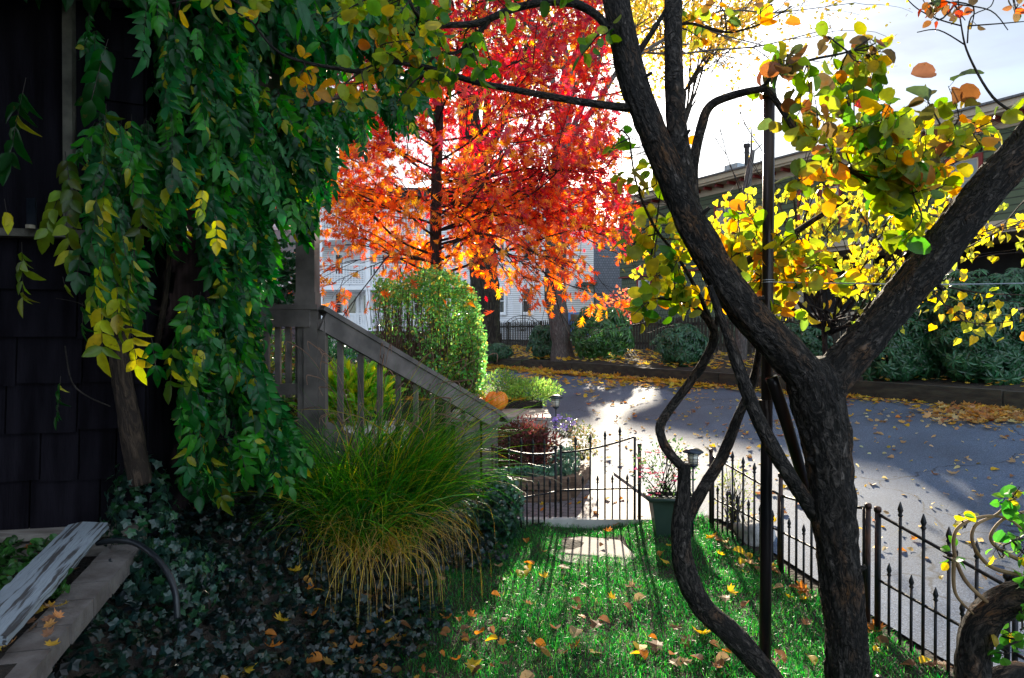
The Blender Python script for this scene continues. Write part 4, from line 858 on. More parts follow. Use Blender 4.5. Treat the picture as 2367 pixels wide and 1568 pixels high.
for a in [((1455, 320, 3.2), (1430, 360), (45, 60), 3.2, 10, GR, 0.060),
          ((1480, 440, 3.2), (1470, 420), (60, 90), 3.2, 26, YG, 0.060),
          ((1520, 540, 3.2), (1500, 560), (75, 110), 3.2, 44, YG, 0.067),
          ((1560, 600, 3.2), (1540, 650), (95, 85), 3.2, 58, YG+GR, 0.069),
          ((1620, 690, 3.2), (1580, 700), (100, 60), 3.2, 38, YG+OR, 0.065),
          ((1500, 700, 3.2), (1495, 715), (40, 40), 3.2, 12, YG+GR, 0.065),
          ((1600, 460, 3.0), (1600, 250), (25, 60), 3.1, 10, OR+YG, 0.052),
          ((1690, 600, 3.2), (1690, 540), (70, 90), 3.2, 55, YG+OR, 0.067),
          ((1760, 640, 3.2), (1740, 660), (90, 90), 3.3, 70, OR+YG, 0.069),
          ((1800, 560, 3.3), (1850, 560), (110, 80), 3.3, 60, OR+YG, 0.067),
          ((1830, 640, 3.3), (1890, 660), (120, 80), 3.3, 80, OR+YG, 0.069),
          ((1760, 720, 3.2), (1810, 740), (70, 40), 3.3, 25, OR+YG, 0.060),
          ((1755, 207, 2.9), (1790, 180), (60, 50), 2.9, 14, DK+GR, 0.065),
          ((1960, 120, 2.85), (2000, 120), (60, 45), 2.85, 26, OR+YG+DK, .06),
          ((2050, 445, 2.75), (2130, 300), (90, 60), 2.8, 34, YG+OR+DK, .066),
          ((1910, 362, 2.8), (1900, 300), (90, 50), 2.8, 26, OR+YG, .066),
          ((1870, 140, 2.85), (1850, 185), (90, 70), 2.85, 34, DK+YG, 0.067),
          ((1960, 120, 2.85), (1970, 140), (75, 60), 2.85, 40, YG+DK, 0.060),
          ((1850, 322, 2.8), (1880, 240), (80, 60), 2.85, 36, YG+DK, 0.071),
          ((1975, 300, 2.8), (1960, 230), (120, 100), 2.85, 60, YG+GR+OR, 0.071),
          ((1975, 400, 2.75), (2010, 310), (140, 90), 2.8, 80, YG+GR, 0.073),
          ((2050, 445, 2.75), (2090, 330), (100, 90), 2.8, 54, YG+GR, 0.073),
          ((2050, 445, 2.75), (2080, 420), (120, 80), 2.8, 62, YG+GR, 0.073),
          ((2110, 450, 2.75), (2170, 370), (110, 80), 2.8, 80, YG+OR, 0.071),
          ((1910, 362, 2.8), (1900, 420), (60, 60), 2.8, 24, OR+YG, 0.073),
          ((2110, 450, 2.75), (2060, 510), (100, 70), 2.9, 48, GR+YG, 0.069),
          ((2180, 300, 2.8), (2150, 190), (55, 50), 2.8, 9, DK, 0.082),
          ((2200, 330, 2.8), (2250, 290), (90, 50), 2.85, 44, YG+OR, 0.065),
          ((1560, 60, 3), (1600, 70), (70, 60), 3.0, 26, YG+OR, 0.052),
          ((1680, 75, 3), (1640, 60), (80, 50), 3.0, 22, OR+DK, 0.047),
          ((1760, 55, 3), (1770, 60), (60, 40), 3.0, 10, DK+OR, 0.052),
          ((1400, 60, 2.95), (1360, 110), (60, 60), 2.95, 14, GR, 0.052),
          ((1100, 52, 2.85), (1130, 140), (60, 60), 2.85, 22, GR, 0.056),
          ((1085, 100, 2.85), (1100, 160), (50, 50), 2.85, 20, GR, 0.056),
          ((1000, 160, 2.8), (980, 210), (70, 60), 2.8, 45, YG+GR, 0.053),
          ((985, 55, 2.8), (1000, 60), (80, 70), 2.8, 50, GR+YG, 0.057),
          ((962, 80, 2.8), (930, 70), (70, 60), 2.8, 45, YG+OR+GR, 0.052),
          ((900, 143, 2.75), (880, 120), (90, 80), 2.7, 60, YG+OR+GR, 0.052),
          ((835, 165, 2.7), (800, 190), (60, 60), 2.65, 26, OR+YG, 0.047),
          ((700, 143, 2.6), (720, 190), (60, 40), 2.6, 20, [(.62, .42, .03), (.6, .3, .03)], 0.043),
          ((590, 60, 2.5), (540, 5), (60, 25), 2.5, 12, YG, 0.047),
          ((555, 10, 2.5), (440, 0), (60, 15), 2.4, 5, YG, 0.052),
          ((1200, 16, 2.9), (1230, -20), (120, 40), 2.9, 25, GR, 0.056),
          ((930, -60, 2.7), (850, 20), (110, 50), 2.7, 45, GR+YG, 0.052),
          ((950, -20, 2.7), (780, 30), (90, 50), 2.7, 30, GR+YG, 0.052)]:
    clump(lf, tw, *a)
# single big orange leaves catching the light by the pole
for px, py, s, c in ((1905, 405, .10, (.72, .26, .02)), (1940, 432, .08, (.62, .5, .03)), (1815, 55, .06, (.55, .2, .03)), (1975, 245, .06, (.75, .05, .02)), (2105, 172, .095, (.2, .09, .05)), (2345, 30, .04, (.8, .12, .02))):
    leaves(lf, SMOKEL[1], [W(px, py, 2.75)], [[.9, .1, .1]], [[.1, -1, .2]], [s], [c])
# twigs over the sky at the top right
tq = MB()
for L in ([(2360, 270), (2295, 225), (2240, 130), (2222, 60), (2212, -30)], [(2222, 60), (2170, 45), (2120, 20), (2080, -20)], [(2232, 105), (2170, 70), (2120, 75)], [(2236, 100), (2245, 40), (2290, 15), (2300, -20)], [(2210, 10), (2290, 25), (2330, 70)], [(2240, 60), (2310, 55), (2367, 50)]):
    tq.tube([W(x, y, 2.7) for x, y in L], np.linspace(.0065 if L[0][0] == 2360 else .003, .0018, len(L)), 6, 5)
for c in ((2180, 5, 70, 20, 26), (2220, 60, 40, 25, 12), (2350, 20, 20, 20, 7)):
    clump(lf, tw, (2212, 5, 2.7) if c[0] < 2300 else (2340, -20, 2.7), (c[0], c[1]), (c[2], c[3]), 2.7, c[4], DK+[(.5, .06, .02), (.5, .12, .03)], .04, tmpl=OVAL)
local(tq.build('twigs', BARKT), smoke); local(tw.build('leaf_twigs', BARKT), smoke); local(lf.build('foliage', LEAFS, None, True), smoke)
# bare pale snag and thin stems behind
mb = MB(); q = W(1712, 830, 15); mb.tube([(q.x, 15, Hf(q.x, 15)-.1), W(1716, 700, 15), W(1720, 520, 15), W(1728, 420, 15), W(1741, 348, 15)], [.13, .12, .11, .085, .04], 12, 6, .1, 2, 3); mb.tube([W(1737, 370, 15), W(1737, 298, 15)], [.03, .008], 5); mb.tube([W(1741, 352, 15), W(1770, 326, 15)], [.018, .006], 5)
tag(mb.build('dead_stem', MATS['grey_bark'], None, True), 'pale bare dead stem with a snapped pointed top, seen left of the metal pole', 'dead tree')

# pole, brace and wire
DP = 3.12
pole = thing('metal_pole', 'tall dark metal pole standing behind the forked smoke tree', 'pole', (W(1766, 1600, DP).x, DP, 0))
mb = MB(); a = W(1778, 222, DP); b = W(1768, 1568, DP); c = b+(b-a).normalized()*.25
mb.tube([a, W(1773, 880, DP), c], [.0255, .0255, .0265], 24, 2, smoothpts=False); local(mb.build('shaft', PIPE, None, True), pole)
mb = MB(); mb.tube([a+Vector((0, 0, -.01)), a+Vector((0, 0, .03))], .03, 20); local(mb.build('cap', PIPE, None, True), pole)
mb = MB(); q = W(1776, 650, DP)
for dz in (-.006, .004): mb.tube([q+Vector((math.cos(t)*.0275, math.sin(t)*.0275, dz)) for t in np.linspace(0, 6.28, 20)], .0022, 5)
local(mb.build('clamp', GALV), pole)
q = W(1770, 935, DP); mb = MB(); mb.tube([q+Vector((0, 0, -.02)), q+Vector((0, 0, .02))], .031, 18); local(mb.build('clamp', PIPE), pole)
mb = MB(); a = W(1783, 872, 3.02); b = W(1812, 960, 3.05); c = W(1872, 1160, 3.2); mb.tube([a, b, c, c+(c-b)*1.2], [.027, .027, .024, .024], 20, 3)
br = tag(mb.build('brace_pipe', PIPE, None, True), 'slanting dark pipe brace leaning between pole and trunk', 'pipe')
mb = MB(); a = W(1776, 652, DP); b = W(2520, 652, 3.4); mb.tube([a, a.lerp(b, .5)-Vector((0, 0, .012)), b], .0028, 6, 6)
tag(mb.build('wire', GALV), 'thin taut wire running right from the metal pole', 'wire')

# ------------------------------------------------------------------ wisteria
wis = thing('wisteria', 'huge wisteria draping green pinnate leaves over the porch and house corner', 'climbing plant', (W(290, 1000, 3.2).x, 3.2, .6))
tk = MB(); tk.tube([W(325, 1120, 3.1), W(300, 980, 3.1), W(283, 880, 3.12), W(278, 790, 3.15), W(300, 650, 3.2), W(330, 480, 3.3), W(420, 300, 3.5), W(520, 150, 3.7)], [.05, .048, .042, .04, .035, .03, .03, .025], 16, 10, .2, 2, 6, ridge=True)
for L in ([(350, 1100), (345, 900), (380, 700), (400, 500)], [(330, 480), (420, 380), (600, 280), (800, 220)], [(420, 300), (380, 150), (430, -50)]):
    tk.tube([W(x, y, 3.4+.0008*max(0, x-400)*1.5) for x, y in L], np.linspace(.022, .01, len(L)), 10, 8, .15, 2, 8)
local(tk.build('trunk', barkmat('wisteria_bark', (.03, .02, .015), (.12, .08, .055), (.16, .11, .07), 12, .8, .01), None, True), wis)
WG = [(.006, .06, .012), (.015, .12, .018), (.022, .12, .04), (.05, .25, .03), (.035, .18, .045)]; WY = [(.42, .42, .02), (.25, .32, .02)]
poly = [(180, -60), (960, -60), (1000, 60), (985, 150), (960, 240), (930, 300), (880, 290), (862, 370), (800, 300), (770, 280), (742, 400), (716, 440), (690, 520), (640, 600), (600, 680), (585, 740), (590, 830), (650, 960), (700, 1050), (620, 1080), (560, 1050), (500, 1090), (462, 1105), (420, 1060), (372, 960), (350, 830), (300, 700), (230, 640), (190, 520), (200, 380), (230, 230), (210, 100)]
def compound(mb, P0, D0, n_pairs, ls, colr, sag=.5, rach=None):
    """pinnate leaf: rachis from P0 along D0, n leaflet pairs"""
    P0 = np.array(P0); D0 = norm(np.array(D0)); L = ls*(n_pairs*.46+.3)
    up = np.cross(D0, rnd(1)[0]); up = norm(up); spread = rng.uniform(.45, 1.1); N = norm(np.array([rng.normal(0, .5), -.55, .5])+rnd(1, .45)[0]); N = norm(N-D0*(N@D0)); X = np.cross(D0, N)
    Ps = []; Ds = []; Ss = []; Nn = []
    for i in range(n_pairs):
        t = .22+.78*i/max(1, n_pairs-1) if n_pairs > 1 else 1
        q = P0+D0*L*t*.92+np.array([0, 0, -sag*L*.35*t*t]); sz = ls*(1-.25*abs(t-.55))
        dcur = norm(D0+np.array([0, 0, -sag*.7*t]))
        for sg in (-1, 1):
            Ps.append(q); Ds.append(norm(X*sg*spread+dcur*.6+np.array([0, 0, -.35])+rnd(1, .16)[0])); Ss.append(sz*rng.uniform(.85, 1.1)); Nn.append(N+X*sg*-.25+rnd(1, .15)[0])
    q = P0+D0*L+np.array([0, 0, -sag*L*.38]); Ps.append(q); Ds.append(norm(D0+np.array([0, 0, -sag]))); Ss.append(ls*1.15); Nn.append(N)
    n = len(Ps); C = np.clip(np.array(colr)[None]*(1+rng.normal(0, .2, (n, 1)))*(1+rng.normal(0, .1, (n, 3))), .002, .9)
    fl_ = rng.random((n, 1)); C = np.where(fl_ < (.3 if colr[0] > .15 else .05), np.array([[.12, .2, .02]] if colr[0] > .15 else [[.38, .36, .03]]), C)
    if rach is not None: rach.tube([P0, P0+D0*L*.5+np.array([0, 0, -sag*L*.09]), q], .0013, 3, 2, cap=False)
    return Ps, Ds, Nn, Ss, list(C)
def add_compounds(items, T, mb):
    a = [[], [], [], [], []]
    for it in items:
        for k in range(5): a[k] += list(it[k])
    leaves(mb, T, np.array(a[0]), np.array(a[1]), np.array(a[2]), np.array(a[3]), np.array(a[4]))
items = []; rc = MB()
xs_, ys_ = samplepoly(poly, 5600); kp_ = np.array([noise.noise(Vector((a/95, b/150, 3.3)))+(.05 if a > 700 else -.02) > (-.22 if a > 430 else -.04) for a, b in zip(xs_, ys_)]); kp_ &= (xs_ > 430) | (rng.random(len(xs_)) < .7); kp_ &= ~((xs_ < 440) & (ys_ < 330) & (rng.random(len(xs_)) < .35)); xs_, ys_ = xs_[kp_], ys_[kp_]
for px, py in zip(xs_, ys_):
    D0 = np.interp(px, [150, 400, 650, 950], [2.5, 2.9, 3.6, 4.4]); lay = rng.random()**1.4
    D = D0+lay*.9
    lean = np.interp(px, [150, 450, 700, 950], [-.1, .15, .45, .5])
    d = np.array([lean+rng.normal(0, .22), -.25+rng.normal(0, .25), -1+rng.normal(0, .15)])
    q = W(px, py-25, D)
    yel = rng.random() < (.08 if (px < 520 and py > 420) else .015)
    c = np.array(random.choice(WY if yel else WG))*rng.uniform(.75, 1.25)
    items.append(compound(None, q, d, rng.integers(3, 7), rng.uniform(.04, .075)*(1 if px < 700 else .85), c, .4, rc if lay < .5 else None))
# dangling sprays on the left, against the wall
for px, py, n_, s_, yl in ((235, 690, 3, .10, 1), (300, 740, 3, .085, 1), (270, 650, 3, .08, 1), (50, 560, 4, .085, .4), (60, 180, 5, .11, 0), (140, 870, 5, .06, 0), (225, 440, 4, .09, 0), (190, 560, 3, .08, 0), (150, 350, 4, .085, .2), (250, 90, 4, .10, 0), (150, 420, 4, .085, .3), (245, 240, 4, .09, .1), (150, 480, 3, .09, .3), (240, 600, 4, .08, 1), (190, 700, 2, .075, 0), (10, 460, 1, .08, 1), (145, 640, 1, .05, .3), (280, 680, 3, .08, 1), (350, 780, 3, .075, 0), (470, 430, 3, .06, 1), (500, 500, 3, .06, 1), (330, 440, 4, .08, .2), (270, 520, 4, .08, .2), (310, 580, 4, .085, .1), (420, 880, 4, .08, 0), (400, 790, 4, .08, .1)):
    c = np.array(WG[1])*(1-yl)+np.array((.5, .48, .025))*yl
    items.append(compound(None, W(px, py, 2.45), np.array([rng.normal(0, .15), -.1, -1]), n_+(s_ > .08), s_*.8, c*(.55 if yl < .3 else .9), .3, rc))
lf = MB(); add_compounds(items, WISL, lf)
lf2 = local(lf.build('foliage', LEAFW, None, True), wis)
rc.tube([W(150, 800, 2.9), W(165, 880, 2.9), W(200, 915, 2.92), W(255, 940, 3)], .003, 5, 6); rc.tube([W(130, 690, 3), W(180, 700, 3), W(215, 720, 3)], .002, 5, 4)
local(rc.build('leaf_stalks', BARKT), wis)
# overhead mass beyond the frame that keeps the corner dark
lf = MB(); n = 2600
P = np.stack([rng.uniform(-3.6, -.9, n), rng.uniform(2.2, 4.6, n), rng.uniform(3.35, 4.1, n)], -1)
leaves(lf, LEAFLET, P, rnd(n, .5)+[0, 0, -1], rnd(n, .5)+[0, -.5, .6], rng.uniform(.1, .16, n), pal(WG, n)); local(lf.build('overhead_shade_foliage', LEAFW), wis)

# ------------------------------------------------------------------ ornamental grass clump
og = thing('ornamental_grass', 'big arching clump of green and straw fountain grass beside the stairs', 'grass clump', (-.92, 4.55, .05))
def blades(mb, base, hd, L, w, C, sag=1.0, segs=7, elr=(1.0, 1.45), curl=.03):
    """arching ribbons: base (n,3), heading angle, length"""
    n = len(base); ts = np.linspace(0, 1, segs+1); V = []
    hx, hy = np.cos(hd), np.sin(hd); el0 = rng.uniform(*elr, n); dh = rng.normal(0, curl, n)*4; sg = sag*rng.uniform(.7, 1.5, n)
    P = np.array(base, float); pos = P.copy(); el = el0.copy(); side = np.stack([-hy, hx, 0*hx], -1); rows = []
    tw = rng.normal(0, .5, n)
    for t in ts:
        ww = w*(1-t**2.2)+.0004
        s2 = side*np.cos(tw)[:, None]+np.stack([0*hx, 0*hx, np.sin(tw)], -1)
        rows.append(pos-s2*ww[:, None]/2); rows.append(pos+s2*ww[:, None]/2)
        dvec = np.stack([hx*np.cos(el), hy*np.cos(el), np.sin(el)], -1)
        pos = pos+dvec*(L/segs)[:, None]; el = np.maximum(el-sg*(.25+.9*t)*1.9/segs*1.6, -1.5); hd = hd+dh/segs*3; hx, hy = np.cos(hd), np.sin(hd)
    V = np.stack(rows, 1).reshape(-1, 3); k = 2*(segs+1)
    f = np.concatenate([np.array([2*i, 2*i+1, 2*i+3, 2*i+2]) for i in range(segs)])
    mb.batch(V, (np.arange(n)[:, None]*k+f[None]).ravel(), np.full(n*segs, 4), np.repeat(C, k, axis=0))
def tufts(nt, per, rad, Lr, wr, pal_, wts, sag, segs, lean, bias=(0, 0), el=(.7, 1.45), curl=.06):
    mb = MB()
    for k in range(nt):
        a0 = rng.uniform(0, 2*np.pi); r0 = rad*math.sqrt(rng.random()); c = np.array([-.98+r0*math.cos(a0), 4.66+r0*math.sin(a0)*.8, .34])
        n = int(per*rng.uniform(.5, 1.5)); base = c+rnd(n, .035)*[1, 1, .4]
        hx = math.cos(a0)*lean*(r0/rad)+bias[0]; hy = math.sin(a0)*lean*(r0/rad)+bias[1]
        v = rnd(n, .55)+[hx, hy, 0]; hd = np.arctan2(v[:, 1], v[:, 0])
        blades(mb, base, hd, rng.uniform(*Lr, n)*rng.uniform(.75, 1.1), rng.uniform(*wr, n), pal(pal_, n, wts), sag*rng.uniform(.7, 1.4), segs, el, curl)
    return mb
GP = [(.02, .1, .015), (.05, .2, .02), (.12, .3, .025), (.36, .34, .03)]
local(tufts(40, 58, .30, (.65, 1.35), (.006, .013), GP, [4, 4, 2, 1], .72, 8, .9, (.25, .1), (.8, 1.52), .1).build('green_blades', GRASSM), og)
local(tufts(20, 42, .24, (1.0, 1.6), (.006, .013), GP, [3, 4, 3, 2], .5, 8, .4, (.9, .15), (.9, 1.45), .08).build('lit_blades', GRASSM), og)
local(tufts(24, 44, .34, (.5, 1.15), (.003, .007), [(.55, .36, .11), (.62, .44, .18), (.4, .27, .07), (.55, .4, .05)], None, 1.5, 11, 1.1, (.1, -.5), (.5, 1.45), .16).build('dry_blades', GRASSM), og)
mb = MB(); n = 44
for k in range(n):
    a = rng.uniform(0, 6.28); px = rng.uniform(640, 1150); py = rng.uniform(790, 1000); E = W(px, py, rng.uniform(4.2, 4.9)); A0 = Vector((-.92, 4.6, .5)); M0 = A0.lerp(E, .6)+Vector((0, 0, .25))
    mb.tube([A0, M0, E, E+Vector((rng.normal(0, .03), -.02, -.06))], [.0015, .0013, .004, .002], 4, 5, c=(.35, .22, .16))
local(mb.build('seed_heads', LEAFD), og)

# ------------------------------------------------------------------ lawn, ivy, litter
n = 95000; x = rng.uniform(-1.4, 2.4, n); y = rng.uniform(2.3, 6.36, n)
m = inlawn(x+.05, y) & (x > -.62+.12*np.sin(y*5)+rng.normal(0, .12, n)-.1*(y-4)*(y > 4)) & ~((x > .42) & (x < .98) & (y > 5.45) & (y < 5.98)); x, y = x[m], y[m]; n = len(x)
tuft = np.array([noise.noise(Vector((a*3, b*3, 0))) for a, b in zip(x, y)])
base = np.stack([x, y, H(x, y)+hn(x, y)-.005], -1)
C = pal([(.012, .09, .022), (.025, .18, .035), (.07, .29, .055), (.2, .26, .09)], n, [4, 4, 3, .3], .35)
mb = MB(); blades(mb, base, rng.uniform(0, 6.28, n), rng.uniform(.035, .075, n)*(1+.7*tuft), rng.uniform(.0022, .0042, n), C, 1.0, 3)
tag(mb.build('grass', GRASSM), 'short green lawn grass inside the iron fence', 'grass', kind='stuff')
n = 17000; x = rng.uniform(-2.2, .15, n); y = rng.uniform(2.0, 6.3, n)
lim = -.55+.12*np.sin(y*5)+.28*np.clip(y-4.4, 0, 2)
m = (x < lim+rng.normal(0, .08, n)) & (x > np.interp(y, [2.0, 3.3], [-1.55, -1.85])); x, y = x[m], y[m]; n = len(x)
P = np.stack([x, y, H(x, y)+rng.uniform(.01, .12, n)], -1)
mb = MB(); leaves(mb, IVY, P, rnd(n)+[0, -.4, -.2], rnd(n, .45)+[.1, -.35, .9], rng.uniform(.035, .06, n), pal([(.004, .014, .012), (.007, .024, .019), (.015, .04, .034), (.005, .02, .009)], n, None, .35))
# ivy bank climbing at the foot of the stairs beside the gate, and at the wall corner
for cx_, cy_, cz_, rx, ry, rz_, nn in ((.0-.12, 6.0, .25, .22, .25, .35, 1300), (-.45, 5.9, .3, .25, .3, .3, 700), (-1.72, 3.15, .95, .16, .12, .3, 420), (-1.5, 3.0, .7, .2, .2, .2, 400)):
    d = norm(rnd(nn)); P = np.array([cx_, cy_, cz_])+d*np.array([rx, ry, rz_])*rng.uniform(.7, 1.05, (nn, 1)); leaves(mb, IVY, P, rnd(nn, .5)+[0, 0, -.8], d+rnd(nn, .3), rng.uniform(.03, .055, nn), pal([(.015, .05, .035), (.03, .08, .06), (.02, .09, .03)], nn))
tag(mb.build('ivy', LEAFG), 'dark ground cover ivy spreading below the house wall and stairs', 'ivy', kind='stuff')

# stepping stone
mb = MB(); c = [(1290, 1252), (1345, 1243), (1432, 1252), (1470, 1290), (1445, 1312), (1370, 1312), (1300, 1300), (1268, 1280)]
q = [G(*p) for p in c]; mb.raw([(p.x, p.y, .012) for p in q]+[(p.x*1.0, p.y, -.04) for p in q], [tuple(range(8)), ]+[(i, (i+1) % 8, (i+1) % 8+8, i+8) for i in range(8)][::1])
tag(mb.build('stepping_stone', STONE), 'pale flat stepping stone in the grass in front of the gate', 'stone')
# boulder
def rock(name, label, c, r, mat, seed):
    bpy_v = []; fs_ = []; nu, nv = 18, 12
    for j in range(nv+1):
        th_ = math.pi*j/nv
        for i in range(nu):
            ph = 2*math.pi*i/nu; d = Vector((math.sin(th_)*math.cos(ph), math.sin(th_)*math.sin(ph), math.cos(th_)))
            k = 1+.35*noise.noise(d*1.5+Vector((seed, 0, 0)))+.1*noise.noise(d*4)
            bpy_v.append((c[0]+d.x*r[0]*k, c[1]+d.y*r[1]*k, c[2]+d.z*r[2]*k))
    for j in range(nv):
        for i in range(nu): fs_.append((j*nu+i, (j+1)*nu+i, (j+1)*nu+(i+1) % nu, j*nu+(i+1) % nu))
    mb = MB(); mb.raw(bpy_v, fs_); return tag(mb.build(name, mat, None, True), label, 'rock')
rock('boulder', 'pale rough boulder just outside the iron fence by the trough', (2.06, 5.75, .08), (.17, .2, .15), BOULD, 3)
rock('garden_globe', 'small dark glossy globe at the foot of the fence near the trunk', (W(2040, 1570, 3.35).x, 3.35, .06), (.05, .05, .05), PIPE, 9)['category'] = 'garden ornament'

# ------------------------------------------------------------------ iron gate and fence
def finial(mb, p, s=1.0):
    s = s*1.15
    mb.lathe([(.008*s, 0), (.013*s, .008*s), (.008*s, .016*s), (.009*s, .02*s), (.014*s, .034*s), (.010*s, .05*s), (.002*s, .075*s)], p, 8)
def iron_panel(name, label, cat, a, b, zt, zm, zb, ntall, endcaps=(0, 0), group=None, shortup=.11, fin=.06, bottom=True, posts=False):
    """a,b ground ends; zt/zm functions of u for top and middle rail"""
    a = Vector(a); b = Vector(b); root = thing(name, label, cat, a, 0, group); L = (b-a).length
    P = lambda u, z: a.lerp(b, u)+Vector((0, 0, z))
    us = np.linspace(0, 1, 15)
    mb = MB(); mb.tube([P(u, zt(u)) for u in us], .0095, 8, 1); local(mb.build('rail', IRON, None, True), root)
    mb = MB(); mb.tube([P(u, zm(u)) for u in us], .0085, 8, 1); local(mb.build('rail', IRON, None, True), root)
    if bottom:
        mb = MB(); mb.beam(P(0, zb), P(1, zb), .012, .02); local(mb.build('rail', IRON), root)
    for e, u in ((0, 0), (1, 1)):
        mb = MB(); mb.tube([P(u, zb-.01), P(u, zt(u)+(.0 if not endcaps[e] else .03))], .0125, 8)
        if endcaps[e]: mb.lathe([(.004, 0), (.017, .012), (.02, .026), (.014, .042), (.002, .05)], P(u, zt(u)+.025), 10)
        local(mb.build('stile', IRON, None, True), root)
    for k in range(ntall):
        u = (k+1)/(ntall+1)
        mb = MB(); mb.tube([P(u, zb-(0 if bottom else .05)), P(u, zt(u)+fin)], .0088, 8); finial(mb, P(u, zt(u)+fin-.005)); local(mb.build('picket', IRON, None, True), root)
    for k in range(ntall+1):
        u = (k+.5)/(ntall+1)
        mb = MB(); mb.tube([P(u, zb-(0 if bottom else .05)), P(u, zm(u)+shortup*.55)], .0078, 8); finial(mb, P(u, zm(u)+shortup*.55-.005), .9); local(mb.build('picket', IRON, None, True), root)
    return root
gm = Vector((W(1289, 1220, 6.42).x, 6.42, 0)); gr_ = Vector((W(1467, 1220, 6.35).x, 6.35, 0)); gl_ = Vector((W(1148, 1240, 6.02).x, 6.02, 0))
lerp = lambda a, b, u: a+(b-a)*u
zG = lambda y, D: EYE-D*(y-770)/F
ztr = lambda u: lerp(zG(1047, 6.4), zG(1010, 6.35), u**1.6)
ztl = lambda u: lerp(zG(1034, 6.02), zG(1048, 6.42), u)-.035*math.sin(math.pi*u)
iron_panel('iron_gate', 'right leaf of the open topped iron gate, rising to the rusty post', 'gate', gm+Vector((.03, 0, 0)), gr_, ztr, lambda u: lerp(zG(1136, 6.4), zG(1129, 6.35), u), .03, 4, (1, 0), 'iron gate leaves')
iron_panel('iron_gate', 'left leaf of the iron gate, angled towards the grass clump', 'gate', gl_, gm-Vector((.02, .0, 0)), ztl, lambda u: lerp(zG(1162, 6.02), zG(1138, 6.42), u), .03, 4, (0, 1), 'iron gate leaves')
def ipost(label, p, h, r=.016):
    t = thing('fence_post', label, 'post', (p[0], p[1], 0), 0, 'rusty iron fence posts')
    mb = MB(); mb.tube([(p[0], p[1], -.1), (p[0], p[1], h)], r, 14); local(mb.build('shaft', RUST, None, True), t)
    mb = MB(); mb.lathe([(r*1.3, 0), (r*1.3, .022), (r*.9, .03)], (p[0], p[1], h-.01), 14); local(mb.build('cap', RUST, None, True), t)
ipost('rusty post holding the right gate leaf by the green trough', (W(1478, 1200, 6.35).x, 6.35), zG(1030, 6.35))
ipost('rusty post holding the left gate leaf in the ivy', (gl_.x-.03, 6.0), .8)
def fx(y): return 1.78+(6.1-y)*.196
def FP(y): return Vector((fx(y), y, 0))
dip = lambda z0, z1, s: (lambda u: lerp(z0, z1, u)-s*math.sin(math.pi*u))
mid = lambda z: (lambda u: z)
iron_panel('iron_fence', 'iron fence panel beyond the trough, left of the metal pole', 'fence', FP(6.06), FP(5.06), lambda u: lerp(.70, .60, u), mid(.33), -.02, 5, (0, 0), 'iron fence panels along the lawn', bottom=False)
iron_panel('iron_fence', 'iron fence panel partly hidden behind the forked trunk', 'fence', FP(5.02), FP(4.17), lambda u: lerp(.60, .73, u**1.5), mid(.33), -.02, 4, (0, 0), 'iron fence panels along the lawn', bottom=False)
iron_panel('iron_fence', 'nearest iron fence panel, sloping down towards the honeysuckle', 'fence', FP(4.05), FP(3.22), lambda u: lerp(.72, .60, u), lambda u: lerp(.33, .29, u), -.02, 4, (0, 1), 'iron fence panels along the lawn', bottom=False)
iron_panel('iron_fence', 'iron fence panel tangled in honeysuckle at the right edge', 'fence', FP(3.18), FP(2.5), lambda u: lerp(.60, .72, u), mid(.3), -.02, 4, (1, 0), 'iron fence panels along the lawn', bottom=False)
for y, l in ((6.1, 'rusty fence post just right of the near solar lantern'), (5.04, 'slim rusty fence post between pole and trunk'), (4.14, 'rusty capped post at the right side of the thick trunk'), (4.06, 'rusty capped post starting the nearest fence panel')):
    ipost(l, (fx(y), y), .745)

# ------------------------------------------------------------------ planters, lantern, pumpkins
pl = thing('wooden_planter', 'weathered wooden box planter with pale plank lid beside the gate', 'planter', (.1, 8.4, 0))
mb = MB()
for k in range(7): mb.box((-.28+k*.1, 8.0, .0), (-.185+k*.1, 8.03, .7), j=.002)
mb.box((.38, 8.032, 0), (.42, 8.9, .7)); mb.box((-.32, 8.032, 0), (-.28, 8.9, .7)); local(mb.build('box', WOODB), pl)
mb = MB(); mb.box((-.34, 7.94, .705), (.46, 8.0, .765)); mb.box((-.34, 8.0, .77), (.46, 8.92, .81), j=.004); local(mb.build('lid', WOODG), pl)
tb = thing('timber_bed', 'low bed of stacked timbers with grey sedum inside the gate', 'planting bed', (.5, 7.2, 0))
for k in range(2):
    mb = MB(); mb.box((-.15, 7.18, .005+k*.135), (.62, 7.3, .13+k*.135), j=.006); local(mb.build('timber', WOODB), tb)
    mb = MB(); mb.beam((.63, 7.26, .068+k*.135), (.86, 7.95, .068+k*.135), .12, .125); local(mb.build('timber', WOODB), tb)
mb = MB(); mb.raw([(-.15, 7.3, .22), (.6, 7.3, .22), (.8, 7.95, .22), (-.15, 7.95, .22)], [(0, 1, 2, 3)]); local(mb.build('bed_soil', SOIL), tb)
